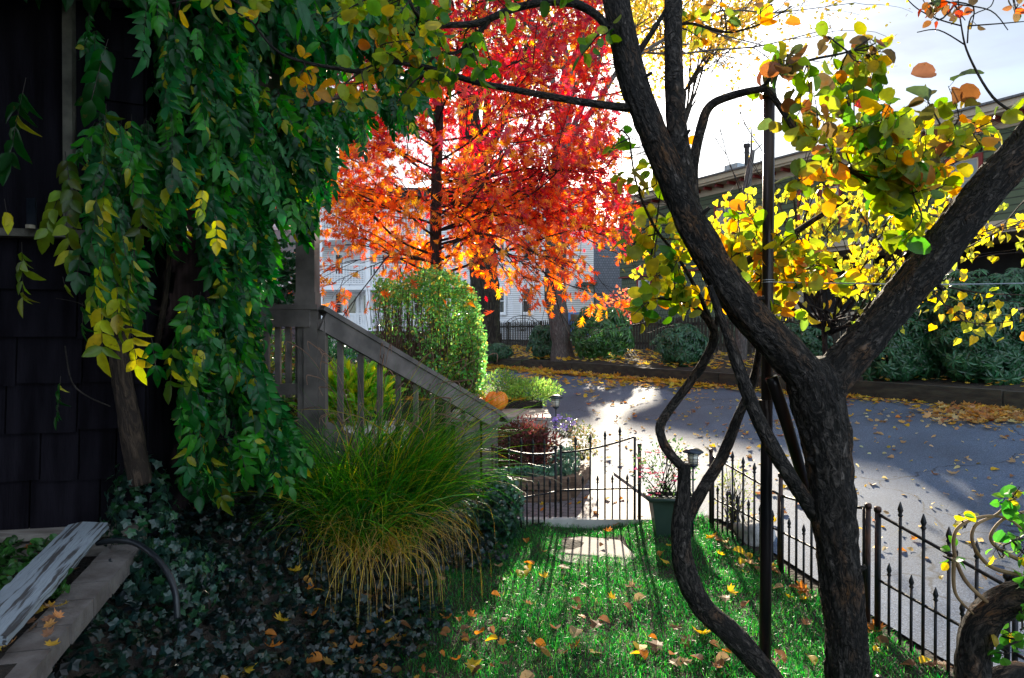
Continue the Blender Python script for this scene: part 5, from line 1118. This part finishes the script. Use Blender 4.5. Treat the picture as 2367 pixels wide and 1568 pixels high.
def plantmass(name, label, cat, c, r, n, T, size, cols, mat=LEAFG, up=.5, stems=0, group=None, scol=BARKT, shell=.2, flat=False):
    root = thing(name, label, cat, (c[0], c[1], max(0, c[2]-r[2])), 0, group)
    d = norm(rnd(n)); rad = rng.uniform(shell, 1, (n, 1))**.6
    lump = np.array([1+.3*noise.noise(Vector(q)*2.2+Vector((c[0]*3, c[1], 0))) for q in d])[:, None]
    P = np.array(c)+d*rad*lump*np.array(r)
    if flat: P[:, 2] = np.maximum(P[:, 2], c[2])
    mb = MB(); leaves(mb, T, P, d+rnd(n, .6)+[0, 0, up], rnd(n, .5)+[0, -.2, .8], rng.uniform(.7, 1.2, n)*size, pal(cols, n)); local(mb.build('foliage', mat), root)
    if stems:
        mb = MB()
        for k in range(stems):
            e = P[rng.integers(0, n)]; b = Vector((c[0]+rng.normal(0, r[0]*.2), c[1]+rng.normal(0, r[1]*.2), c[2]-r[2])); mb.tube([b, Vector(e).lerp(b, .5)+Vector((0, 0, .08*r[2])), e], [.006, .004, .002], 4, 3)
        local(mb.build('stems', scol), root)
    return root, P
plantmass('sedum', 'blue grey rosette sedum edging the timber bed', 'plant', (.27, 7.42, .27), (.42, .12, .07), 500, OVALR, .04, [(.1, .2, .14), (.14, .27, .18)], up=1)
plantmass('sedum', 'blue grey sedum cushion at the right corner of the timber bed', 'plant', (.6, 7.6, .36), (.16, .25, .16), 420, OVALR, .04, [(.1, .2, .13), (.13, .25, .16)], up=1)
plantmass('red_shrub', 'dark red leaved plant in front of the wooden planter', 'plant', (.14, 7.72, .47), (.42, .2, .36), 3000, LANCE, .055, [(.12, .03, .03), (.2, .05, .05), (.1, .05, .03)], LEAFD, stems=30)
plantmass('aster', 'clump of purple asters spilling beside the far solar lantern', 'flowers', (.62, 8.2, .68), (.2, .18, .14), 420, SMALL, .03, [(.05, .09, .03), (.1, .13, .04)], LEAFG, stems=14)
def flowers(c, r, n, cols, size, root_name=None, parent=None):
    mb = MB(); d = norm(rnd(n)); P = np.array(c)+d*np.array(r)*rng.uniform(.6, 1.05, (n, 1))
    for k in range(5):
        a = k*2*math.pi/5; leaves(mb, SMALL, P, np.tile([math.cos(a), math.sin(a)*.6-.2, .3], (n, 1))+rnd(n, .1), np.tile([0, -.7, .7], (n, 1)), size, pal(cols, n))
    local(mb.build('blossoms', LEAFD), parent)
r = [o for o in col.objects if o.name.startswith('aster')][0]; flowers((.6, 8.15, .72), (.17, .17, .1), 90, [(.18, .12, .5), (.3, .22, .6)], .02, parent=r)
r, P = plantmass('zinnia', 'sunlit cluster of white and orange flowers over the planter corner', 'flowers', (.83, 8.05, .52), (.2, .18, .22), 520, SMALL, .035, [(.12, .2, .04), (.3, .32, .06), (.3, .2, .05)], LEAFG, stems=16)
flowers((.83, 8.0, .55), (.2, .17, .2), 70, [(.75, .7, .6), (.8, .78, .7), (.75, .2, .04), (.7, .6, .1)], .022, parent=r)
plantmass('fern_plant', 'feathery bright green plants by the pumpkin on the bed edge', 'plant', (.25, 9.35, 1.0), (.42, .45, .17), 2200, LANCE, .05, [(.25, .42, .06), (.35, .5, .1), (.15, .32, .05)], LEAF, up=1, stems=20)
plantmass('fern_plant', 'taller feathery plant between the hedge end and the pumpkins', 'plant', (-.12, 9.6, 1.05), (.3, .35, .24), 1300, LANCE, .045, [(.12, .28, .06), (.28, .42, .08)], LEAF, up=1, stems=12)
plantmass('lilyturf', 'sunlit clump of upright green leaves between the stair balusters', 'plant', (-1.85, 7.6, 1.1), (.5, .3, .3), 1500, LANCE, .16, [(.12, .35, .03), (.25, .42, .04), (.45, .45, .05)], GRASSM, up=1.4)
plantmass('bush', 'glossy dark green bush with yellow leaves behind the porch rail', 'bush', (-2.9, 7.8, 1.25), (.9, .6, .62), 4200, OVAL, .05, [(.03, .12, .02), (.08, .22, .03), (.35, .35, .04), (.2, .1, .03)], LEAFG, stems=30)
plantmass('bush', 'small dark bush climbing beside the porch post', 'bush', (-2.25, 6.3, 2.3), (.38, .3, .42), 800, HEART, .06, [(.015, .06, .02), (.02, .09, .03)], LEAFG, stems=14)
plantmass('bush', 'small green bush at the left foot of the hedge', 'bush', (-2.35, 9.0, 1.4), (.42, .3, .42), 1400, LANCE, .07, [(.02, .12, .03), (.04, .2, .05)], LEAFG, stems=14)
def pumpkin(label, c, r, hh, tilt=0):
    root = thing('pumpkin', label, 'pumpkin', (c[0], c[1], c[2]), 0, 'pumpkins on the planter lid')
    prof = [(.001, .0), (.35, .0), (.7, .12), (.93, .33), (1, .55), (.92, .78), (.7, .95), (.4, 1.01), (.18, .97), (.001, .95)]
    V = []; S = 60
    for a, z in prof:
        for k in range(S):
            t = 2*math.pi*k/S; g = 1-.07*abs(math.cos(t*5))**.5*(1 if a > .1 else 0)*-1-.06
            V.append((a*r*g*math.cos(t), a*r*g*math.sin(t), z*hh*(1-.0)+(.012 if a < .8 and z > .5 else 0)*math.cos(t*10)))
    mb = MB(); mb.raw(V, [(i*S+k, i*S+(k+1) % S, (i+1)*S+(k+1) % S, (i+1)*S+k) for i in range(len(prof)-1) for k in range(S)]); mb.build('flesh', PUMP, root, True)
    mb = MB(); mb.tube([(0, 0, hh*.93), (.004, 0, hh*1.1), (.02, 0, hh*1.28)], [.022, .014, .012], 8, 4); mb.build('stem', PSTEM, root, True)
pumpkin('round orange pumpkin with stalk on the corner of the plank lid', (-.197, 8.74, .812), .148, .225)
pumpkin('small orange pumpkin half hidden behind the stair handrail end', (-.44, 8.6, .812), .10, .16)
mb = MB(); mb.box((-.75, 8.3, .72), (-.345, 8.9, .81)); mb.box((-.7, 8.35, 0), (-.4, 8.85, .72)); tag(mb.build('plank_stand', WOODG), 'low plank stand carrying the smaller pumpkin', 'stand')
def lantern(label, c, h, s=1.0):
    root = thing('solar_lantern', label, 'garden light', (c[0], c[1], 0), 0, 'solar stake lanterns')
    mb = MB(); mb.lathe([(.075*s, 0), (.078*s, .006*s), (.045*s, .028*s), (.03*s, .034*s), (.004, .036*s)], (c[0], c[1], h-.036*s), 20); local(mb.build('cap', LAMPB, None, True), root)
    mb = MB(); mb.lathe([(.034*s, 0), (.04*s, .075*s)], (c[0], c[1], h-.118*s), 14); gl = local(mb.build('glass', FROST, None, True), root)
    mb = MB()
    for k in range(6):
        a = k*math.pi/3+.3; mb.tube([(c[0]+math.cos(a)*.038*s, c[1]+math.sin(a)*.038*s, h-.12*s), (c[0]+math.cos(a)*.045*s, c[1]+math.sin(a)*.045*s, h-.036*s)], .002*s, 4)
    for z in (.055, .08, .105): mb.tube([(c[0]+math.cos(a)*.044*s, c[1]+math.sin(a)*.044*s, h-z*s) for a in np.linspace(0, 6.283, 18)], .0018*s, 4)
    local(mb.build('cage', LAMPB), root)
    mb = MB(); mb.lathe([(.012*s, 0), (.04*s, .02*s), (.03*s, .03*s)], (c[0], c[1], h-.15*s), 14); mb.tube([(c[0], c[1], 0), (c[0], c[1], h-.14*s)], .008, 8); local(mb.build('stake', LAMPB, None, True), root)
p = W(1285, 913, 8.3); lantern('solar stake lantern above the purple asters', (p.x, 8.3), p.z, 1.15)
p = W(1602, 1035, 5.85); lantern('solar stake lantern over the green trough planter', (p.x, 5.85), p.z, 1.15)
# green trough with flowers
tr_ = thing('trough_planter', 'dark green plastic trough planter behind the gate post', 'planter', (1.42, 5.95, 0))
x0, x1, yA, yB, zt_ = W(1508, 1150, 5.9).x, 1.6, 5.9, 6.1, .375
mb = MB(); mb.raw([(x0+.05, yA+.03, 0), (x1-.04, yA+.03, 0), (x1-.04, yB-.03, 0), (x0+.05, yB-.03, 0), (x0, yA, zt_-.04), (x1, yA, zt_-.04), (x1, yB, zt_-.04), (x0, yB, zt_-.04)], [(0, 1, 5, 4), (1, 2, 6, 5), (2, 3, 7, 6), (3, 0, 4, 7), (3, 2, 1, 0)]); local(mb.build('tub', TROUGH), tr_)
mb = MB(); pts = [(x0-.02, yA-.02, zt_-.02), (x1+.02, yA-.02, zt_-.02), (x1+.02, yB+.02, zt_-.02), (x0-.02, yB+.02, zt_-.02), (x0-.02, yA-.02, zt_-.02)]
for i in range(4): mb.tube([pts[i], pts[i+1]], .021, 10)
local(mb.build('rim', TROUGH, None, True), tr_)
mb = MB(); mb.box((x0+.02, yA+.02, zt_-.1), (x1-.02, yB-.02, zt_-.06)); local(mb.build('potting_soil', SOIL), tr_)
r, P = plantmass('petunia', 'airy pink flowering plants growing from the green trough', 'flowers', (1.36, 6.0, .62), (.3, .12, .26), 420, SMALL, .032, [(.06, .2, .05), (.14, .28, .06)], LEAFG, stems=26)
flowers((1.3, 5.98, .6), (.26, .1, .24), 40, [(.7, .12, .2), (.75, .3, .35), (.7, .1, .25)], .026, parent=r)
r, P = plantmass('petunia', 'wispy sunlit weeds with tiny mauve flowers outside the fence', 'flowers', (1.98, 6.05, .38), (.18, .3, .3), 420, SMALL, .026, [(.2, .28, .07), (.4, .38, .12)], LEAF, stems=36)
flowers((1.98, 6.0, .4), (.17, .28, .28), 40, [(.5, .4, .6), (.7, .6, .4)], .014, parent=r)
mb = MB()
for c_ in ((1490, 1165, 6.1), (1560, 1100, 6.1)):
    q = W(*c_); mb.tube([q+Vector((.16*math.cos(a), 0, .3*math.sin(a)-.1)) for a in np.linspace(0, 3.14, 12)], .0022, 5, 3)
tag(mb.build('wire_hoop', GALV), 'thin bent wire hoops over the pink trough flowers', 'plant support')
# bin
bp_ = W(765, 797, 9.6)
bn = thing('dustbin', 'blue plastic dustbin with grey domed lid behind the porch stairs', 'bin', (bp_.x, 9.6, .9))
hh = bp_.z-.9
mb = MB(); mb.lathe([(.17, 0), (.215, hh-.1), (.23, hh-.1), (.23, hh-.06)], (bp_.x, 9.6, .9), 24); local(mb.build('body', BLUEP, None, True), bn)
mb = MB(); mb.lathe([(.24, hh-.065), (.24, hh-.04), (.2, hh-.01), (.08, hh), (.002, hh)], (bp_.x, 9.6, .9), 24); local(mb.build('lid', GALV, None, True), bn)

# ------------------------------------------------------------------ hedge
hx0, hx1 = W(862, 760, 9.4).x, W(1112, 760, 9.4).x
hd_ = thing('hedge', 'tall clipped hedge with twiggy brown side and sunlit glossy leaves', 'hedge', ((hx0+hx1)/2, 9.7, .9))
def hedge_pts(n):
    u = rng.uniform(0, 1, n); y = rng.uniform(9.15, 10.45, n); wtop = W(0, 625, 9.4).z
    v = rng.uniform(0, 1, n)
    x = hx0+.02+(hx1-hx0)*u*(1-.0*v); ztop = np.interp(x, [hx0, hx0+.35, hx0+.8, hx1-.38, hx1-.1, hx1], [2.48, 2.56, 2.68, 2.66, 2.3, 1.75])
    ztop = ztop+.05*np.sin(x*9)+.03*np.sin(y*11); return x, y, .92+(ztop-.92)*v, u, v
n = 34000; x, y, z, u, v = hedge_pts(n)
dist = np.minimum.reduce([(y-9.15)/1.3, (10.45-y)/1.3, 1-v, (1-u), u*1.0]); keep = rng.random(n) < np.exp(-dist*6)+.12
# the left half is bare inside: fewer leaves
keep &= rng.random(n) < np.where((u < .42) & (v < .82), .26, 1)
keep &= np.array([noise.noise(Vector((a*4, b*4, c*4))) > -.22 for a, b, c in zip(x, y, z)])
x, y, z = x[keep], y[keep], z[keep]; n = len(x); P = np.stack([x, y, z], -1)+rnd(n, .02)
cc = pal([(.07, .22, .05), (.13, .36, .07), (.2, .32, .07), (.45, .36, .05)], n, [4, 4, 2, 1.2]); 
mb = MB(); leaves(mb, OVAL, P, rnd(n)+[0, -.2, .2], rnd(n), rng.uniform(.03, .055, n), cc); local(mb.build('foliage', leafmat('hedge_leaf', .5, .2, .9, 1.0, 2.4)), hd_)
mb = MB()
for k in range(700):
    u = rng.random()**1.4; xx = hx0+.03+(hx1-hx0-.1)*u; yy = rng.uniform(9.2, 10.4); zt = 2.5 if u < .8 else 2.1
    a = Vector((xx+rng.normal(0, .04), yy, .85)); b = Vector((xx+rng.normal(0, .1), yy+rng.normal(0, .1), rng.uniform(1.4, zt)))
    mb.tube([a, a.lerp(b, .5)+Vector(rnd(1, .03)[0]), b], [.008, .005, .002], 4, 3)
for k in range(60):
    u = rng.random(); xx = hx0+.05+(hx1-hx0-.1)*u; zt = np.interp(u, [0, .2, .75, 1], [2.4, 2.6, 2.6, 1.8]); b = Vector((xx, rng.uniform(9.2, 10.2), zt-.1)); e_ = b+Vector((rng.normal(0, .06), rng.normal(0, .05), rng.uniform(.12, .3))); mb.tube([b, e_], [.003, .0015], 4)
local(mb.build('stems', noisy('twig', (.05, .025, .015), (.12, .06, .035), 10, .8, .1)), hd_)
mb = MB(); q = W(1098, 880, 9.3); mb.box((q.x-.02, 9.28, .85), (q.x+.02, 9.31, q.z+.03)); tag(mb.build('marker_stake', WOODG), 'short pale wooden stake at the hedge end', 'stake')

# ------------------------------------------------------------------ rhododendrons on the bank
def rhodo(label, px, py, wpx, hpx, D, n, cols, size=.12, box=2):
    c = W(px, py, D); rx = wpx/2/F*D; rz_ = hpx/2/F*D; gz_ = Hf(c.x, D)
    root = thing('rhododendron', label, 'shrub', (c.x, D, gz_), 0, 'rhododendrons on the bank behind the kerb')
    m = n//8; d = norm(rnd(m)); d = d/np.maximum((np.abs(d)**(box)).sum(-1, keepdims=True)**(1/box), 1e-6); d[:, 1] = -np.abs(d[:, 1])*.9+.1
    lump = np.array([1+.35*noise.noise(Vector(q)*2+Vector((px*.1, 0, 0))) for q in d])[:, None]
    P = np.array(c)+d*lump*np.array([rx, min(rx, .9), rz_])*rng.uniform(.55, 1, (m, 1))**.5
    P[:, 2] = np.maximum(P[:, 2], gz_+.05)
    mb = MB()
    for k in range(8):
        a = k*2*math.pi/8+rng.uniform(-.2, .2, m); ax = norm(d+np.array([0, -.3, .7])); t1 = norm(np.cross(ax, [0.3, .2, 1])); t2 = np.cross(ax, t1)
        Dv = t1*np.cos(a)[:, None]+t2*np.sin(a)[:, None]+ax*.1-np.array([0, 0, .25]); leaves(mb, LANCE, P, Dv, ax+rnd(m, .2), rng.uniform(.8, 1.15, m)*size, pal(cols, m))
    local(mb.build('foliage', LEAFG), root); mb = MB()
    for k in range(24):
        e = Vector(P[rng.integers(0, m)]); b = Vector((c.x+rng.normal(0, rx*.25), D+.1, gz_-.05)); mb.tube([b, b.lerp(e, .5)+Vector((0, 0, .1)), e], [.018, .012, .005], 5, 3)
    local(mb.build('stems', BARKO), root)
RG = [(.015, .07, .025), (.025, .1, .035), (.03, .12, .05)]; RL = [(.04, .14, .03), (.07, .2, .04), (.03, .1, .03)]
rhodo('low rhododendron between the hedge and the picket fence', 1150, 810, 70, 38, 20.5, 700, RG, .17)
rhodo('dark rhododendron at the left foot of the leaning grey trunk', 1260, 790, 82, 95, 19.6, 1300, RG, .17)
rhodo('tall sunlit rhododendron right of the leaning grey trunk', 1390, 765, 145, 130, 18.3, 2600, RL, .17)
rhodo('shaded rhododendron below the round leaved branches', 1575, 795, 130, 95, 15.2, 2000, RG, .14)
rhodo('dark rhododendron glimpsed between pole and right stem', 1860, 790, 120, 120, 12.6, 1600, RG, .12)
rhodo('wide dense rhododendron at the right, left half', 2085, 775, 230, 225, 11.0, 5200, RG, .125, 5)
rhodo('wide dense rhododendron filling the right edge of the view', 2290, 755, 260, 245, 10.2, 6400, RG, .125, 5)
p = W(1438, 690, 20); plantmass('red_leaf_shrub', 'sparse shrub with small red leaves before the green house corner', 'shrub', (p.x, 20.5, 2.5), (.5, .4, .65), 260, HEART, .09, [(.5, .12, .06), (.6, .25, .08), (.45, .08, .08)], LEAF, stems=26)

# ------------------------------------------------------------------ honeysuckle and old vine trunk at lower right
hs = thing('honeysuckle', 'twining honeysuckle with green leaves on a thick dark old stem', 'climbing plant', (W(2290, 1560, 2.6).x, 2.6, 0))
mb = MB(); mb.tube([W(2265, 1800, 2.6), W(2250, 1620, 2.6), W(2250, 1510, 2.6), W(2272, 1435, 2.58), (W(2325, 1392, 2.55)), W(2400, 1372, 2.5)], [.066, .062, .058, .056, .056, .06], 40, 14, .16, 1.8, 6, ridge=True, seed=20); mb.tube([W(2440, 1640, 2.6), W(2360, 1560, 2.6), W(2280, 1590, 2.6)], [.05, .045, .04], 18, 12, .16, 1.8, 6, ridge=True, seed=21)
local(mb.build('trunk', BARK, None, True), hs)
mb = MB()
for L in ([(2290, 1400), (2230, 1340), (2205, 1270), (2215, 1220), (2270, 1195), (2330, 1200), (2380, 1240)], [(2360, 1330), (2290, 1310), (2250, 1260), (2255, 1215), (2310, 1185), (2350, 1130)], [(2367, 1300), (2310, 1270), (2290, 1240), (2320, 1200), (2380, 1180)], [(2205, 1290), (2208, 1370), (2250, 1420)]):
    mb.tube([W(x, y, 2.55) for x, y in L], np.linspace(.008, .004, len(L)), 8, 8)
local(mb.build('stems', noisy('tan_vine', (.16, .09, .04), (.3, .19, .09), 14, .7, .2), None, True), hs)
lf = MB(); tw = MB()
for a in (((2330, 1200, 2.55), (2345, 1190), (40, 50), 2.5, 18), ((2320, 1260, 2.55), (2335, 1275), (40, 50), 2.5, 12), ((2360, 1400, 2.5), (2350, 1420), (35, 40), 2.5, 14), ((2360, 1480, 2.5), (2345, 1500), (35, 50), 2.5, 16), ((2340, 1250, 2.5), (2345, 1330), (45, 50), 2.48, 18), ((2350, 1150, 2.5), (2355, 1150), (25, 30), 2.5, 8), ((2230, 1220, 2.55), (2222, 1222), (20, 20), 2.55, 5), ((2210, 1300, 2.55), (2210, 1310), (15, 40), 2.55, 6)):
    clump(lf, tw, a[0], a[1], a[2], a[3], a[4], [(.05, .2, .03), (.12, .32, .04), (.5, .42, .04), (.08, .25, .03)], .045, .08, OVAL)
local(lf.build('foliage', LEAFS), hs); local(tw.build('leaf_twigs', BARKT), hs)

# ------------------------------------------------------------------ fallen leaves
LT = []
FC = {'yellow': (.66, .43, .04), 'orange': (.6, .22, .04), 'brown': (.25, .12, .06), 'tan': (.45, .3, .16)}
def leafmesh(c, T, curl):
    mb = MB(); tv, tf = T; tv = tv.copy(); tv[:, 2] += curl*(tv[:, 0]**2)*1.2+.25*curl*(tv[:, 1]-.5)**2; tv[:, 1] -= .45
    mb.raw(tv, tf, c); o = mb.build('fallen_leaf', LEAFD); me = o.data; bpy.data.objects.remove(o); return me
LM = {(k, j): leafmesh(v, (MAPLE, OVALR, MAPLE, OVAL)[j], (.5, .7, -.6, 1.0)[j]) for k, v in FC.items() for j in range(4)}
cnt = 0
def drop(px, py, colr, size, where, lift=.03, j=None):
    global cnt
    p = G(px, py); j = random.randrange(4) if j is None else j
    o = bpy.data.objects.new('fallen_leaf', LM[(colr, j)]); col.objects.link(o)
    o.location = (p.x, p.y, Hf(p.x, p.y)+lift); o.scale = (size,)*3; o.rotation_euler = (rng.normal(0, .25), rng.normal(0, .25), rng.uniform(0, 6.28))
    shape = ('lobed maple', 'round', 'curled maple', 'narrow curled')[j]
    h = 'far left' if px < 900 else 'left' if px < 1250 else 'middle' if px < 1550 else 'right' if px < 1900 else 'far right'
    tag(o, '%s %s leaf fallen on %s, %s part' % (colr, shape, where, h), 'leaf', '%s %s leaves on %s, %s part' % (colr, shape, where, h)); cnt += 1
for px, py, c, s, j in ((1208, 1337, 'yellow', .11, 1), (1255, 1345, 'yellow', .08, 0), (1225, 1312, 'orange', .08, 1), (1405, 1238, 'orange', .09, 0), (1030, 1440, 'orange', .1, 3), (1478, 1510, 'yellow', .09, 1), (1515, 1505, 'brown', .1, 2), (1378, 1455, 'brown', .09, 2), (1480, 1395, 'tan', .09, 1), (1330, 1510, 'orange', .08, 0), (1095, 1552, 'yellow', .09, 2), (1620, 1480, 'yellow', .1, 0), (1590, 1495, 'brown', .09, 2), (1690, 1380, 'yellow', .08, 0), (1735, 1315, 'tan', .1, 0), (1110, 1475, 'orange', .08, 3), (1330, 1475, 'tan', .1, 3)):
    drop(px, py, c, s, 'the lawn', .035, j)
while cnt < 120:
    px, py = rng.uniform(560, 1900), rng.uniform(1240, 1600); p = G(px, py)
    if p.x > fx(p.y)-.03 or p.x < -1.3: continue
    drop(px, py, random.choice(['yellow', 'orange', 'brown', 'tan', 'brown']), rng.uniform(.05, .085), 'the lawn', .035 if p.x > -.6 else .1)
for k in range(34):
    y = rng.uniform(3.2, 6.0); x = fx(y)+rng.normal(-.06, .05); px = CX+F*x/y; drop(px, 770+F*1.8/y, random.choice(['orange', 'yellow', 'brown']), rng.uniform(.06, .1), 'the fence foot', .03)
for k in range(16):
    px, py = rng.uniform(1250, 1480), rng.uniform(1150, 1225); drop(px, py, random.choice(['yellow', 'orange', 'tan']), rng.uniform(.06, .1), 'the brick path', .02)
while cnt < 300:
    px, py = rng.uniform(1250, 2360), 930+rng.exponential(90)
    if py > 1450: continue
    p = G(px, py)
    if p.x < xl(p.y)+.1 or sline(p.x, p.y) > 10.0 or noise.noise(Vector((p.x*.9, p.y*.9, 5))) < rng.uniform(-.25, .35): continue
    drop(px, py, random.choice(['tan', 'tan', 'yellow', 'orange', 'brown']), rng.uniform(.06, .1), 'the driveway', .014)
# dense litter: along the kerb, on the bank and the far driveway
n = 9000; t = rng.uniform(-8, 24, n); s = np.where(rng.random(n) < .35, 10.0-rng.exponential(.16, n), np.where(rng.random(n) < .45, rng.uniform(10.25, 13.8, n), 10.0-rng.exponential(1.0, n)))
X = s*.86-.51*t; Y = s*.51+.86*t; m = (X > xl(Y)+.1) | (s > 10.2); m &= (s > 5.0) & (Y > 3) & ((t > 2.5) | (s < 10.05) | (s > 10.2)); dr = s < 10.1; m &= ~(dr & (t < 6) & (s < 9.75) & (rng.random(n) < .9)); m &= ~(dr & (t < 6) & (rng.random(n) < .4)); nn_ = np.array([noise.noise(Vector((a*.8, b*.8, 1))) for a, b in zip(X, Y)]); m &= ~((s < 9.7) & (nn_ < rng.uniform(-.15, .35, n)))
X, Y, s = X[m], Y[m], s[m]; n = len(X)
Z = H(X, Y)+np.where(s < 10.1, .018, .03); cols_ = pal([(.62, .42, .05), (.66, .46, .08), (.55, .25, .04), (.35, .17, .06), (.5, .34, .14)], n, [4, 3, 2, 1, 1.5])
mb = MB(); leaves(mb, MAPLE, np.stack([X, Y, Z+rng.uniform(0, .03, n)], -1), rnd(n)*[1, 1, .15], rnd(n, .22)+[0, 0, 1], np.where(Y < 13, rng.uniform(.05, .085, n), rng.uniform(.08, .15, n)), cols_)
k = 1300; t_ = rng.uniform(-7, 8, k); s_ = rng.uniform(4.6, 10, k); X = s_*.86-.51*t_; Y = s_*.51+.86*t_; m = (X > xl(Y)+.15) & (Y > 3); X, Y = X[m], Y[m]; k = len(X)
leaves(mb, [MAPLE]+SMOKEL, np.stack([X, Y, H(X, Y)+.02], -1), rnd(k)*[1, 1, .2], rnd(k, .35)+[0, 0, 1], rng.uniform(.03, .055, k), pal([(.6, .5, .3), (.55, .42, .2), (.3, .2, .12), (.6, .42, .08)], k))
# pile by the right of the driveway, and litter on the paver side
c = G(2285, 960); k = 420; P = np.stack([c.x+rng.normal(0, .35, k), c.y+rng.normal(0, .3, k), np.zeros(k)], -1); P[:, 2] = H(P[:, 0], P[:, 1])+rng.uniform(.01, .05, k)
P = P[sline(P[:, 0], P[:, 1]) < 10]; k = len(P); leaves(mb, MAPLE, P, rnd(k)*[1, 1, .2], rnd(k, .3)+[0, 0, 1], rng.uniform(.07, .12, k), pal([(.5, .3, .1), (.6, .35, .08), (.4, .2, .08), (.55, .42, .2)], k))
k = 900; X = rng.uniform(-1.6, .1, k); Y = rng.uniform(2.3, 4.6, k); leaves(mb, OVAL, np.stack([X, Y, H(X, Y)+.09], -1), rnd(k)*[1, 1, .3], rnd(k, .4)+[0, 0, 1], rng.uniform(.03, .06, k), pal([(.3, .15, .05), (.4, .24, .06), (.14, .08, .05)], k)) if False else None
X = rng.uniform(-1.2, .2, 90); Y = rng.uniform(2.6, 3.9, 90); leaves(mb, SMOKEL+[MAPLE], np.stack([X, Y, H(X, Y)+.1], -1), rnd(90)*[1, 1, .3], rnd(90, .5)+[0, 0, 1], rng.uniform(.03, .06, 90), pal([(.25, .12, .04), (.4, .22, .04), (.12, .06, .03)], 90))
k = 260; X = rng.uniform(-1.5, .2, k); Y = rng.uniform(8.9, 9.9, k); leaves(mb, MAPLE, np.stack([X, Y, np.full(k, .92)], -1), rnd(k)*[1, 1, .15], rnd(k, .22)+[0, 0, 1], rng.uniform(.06, .1, k), pal([(.6, .4, .05), (.5, .2, .04)], k))
tag(mb.build('leaf_litter', LEAFD), 'carpet of fallen yellow leaves on the kerb bank and far driveway', 'leaf litter', kind='stuff')
print('objects', len(col.objects))
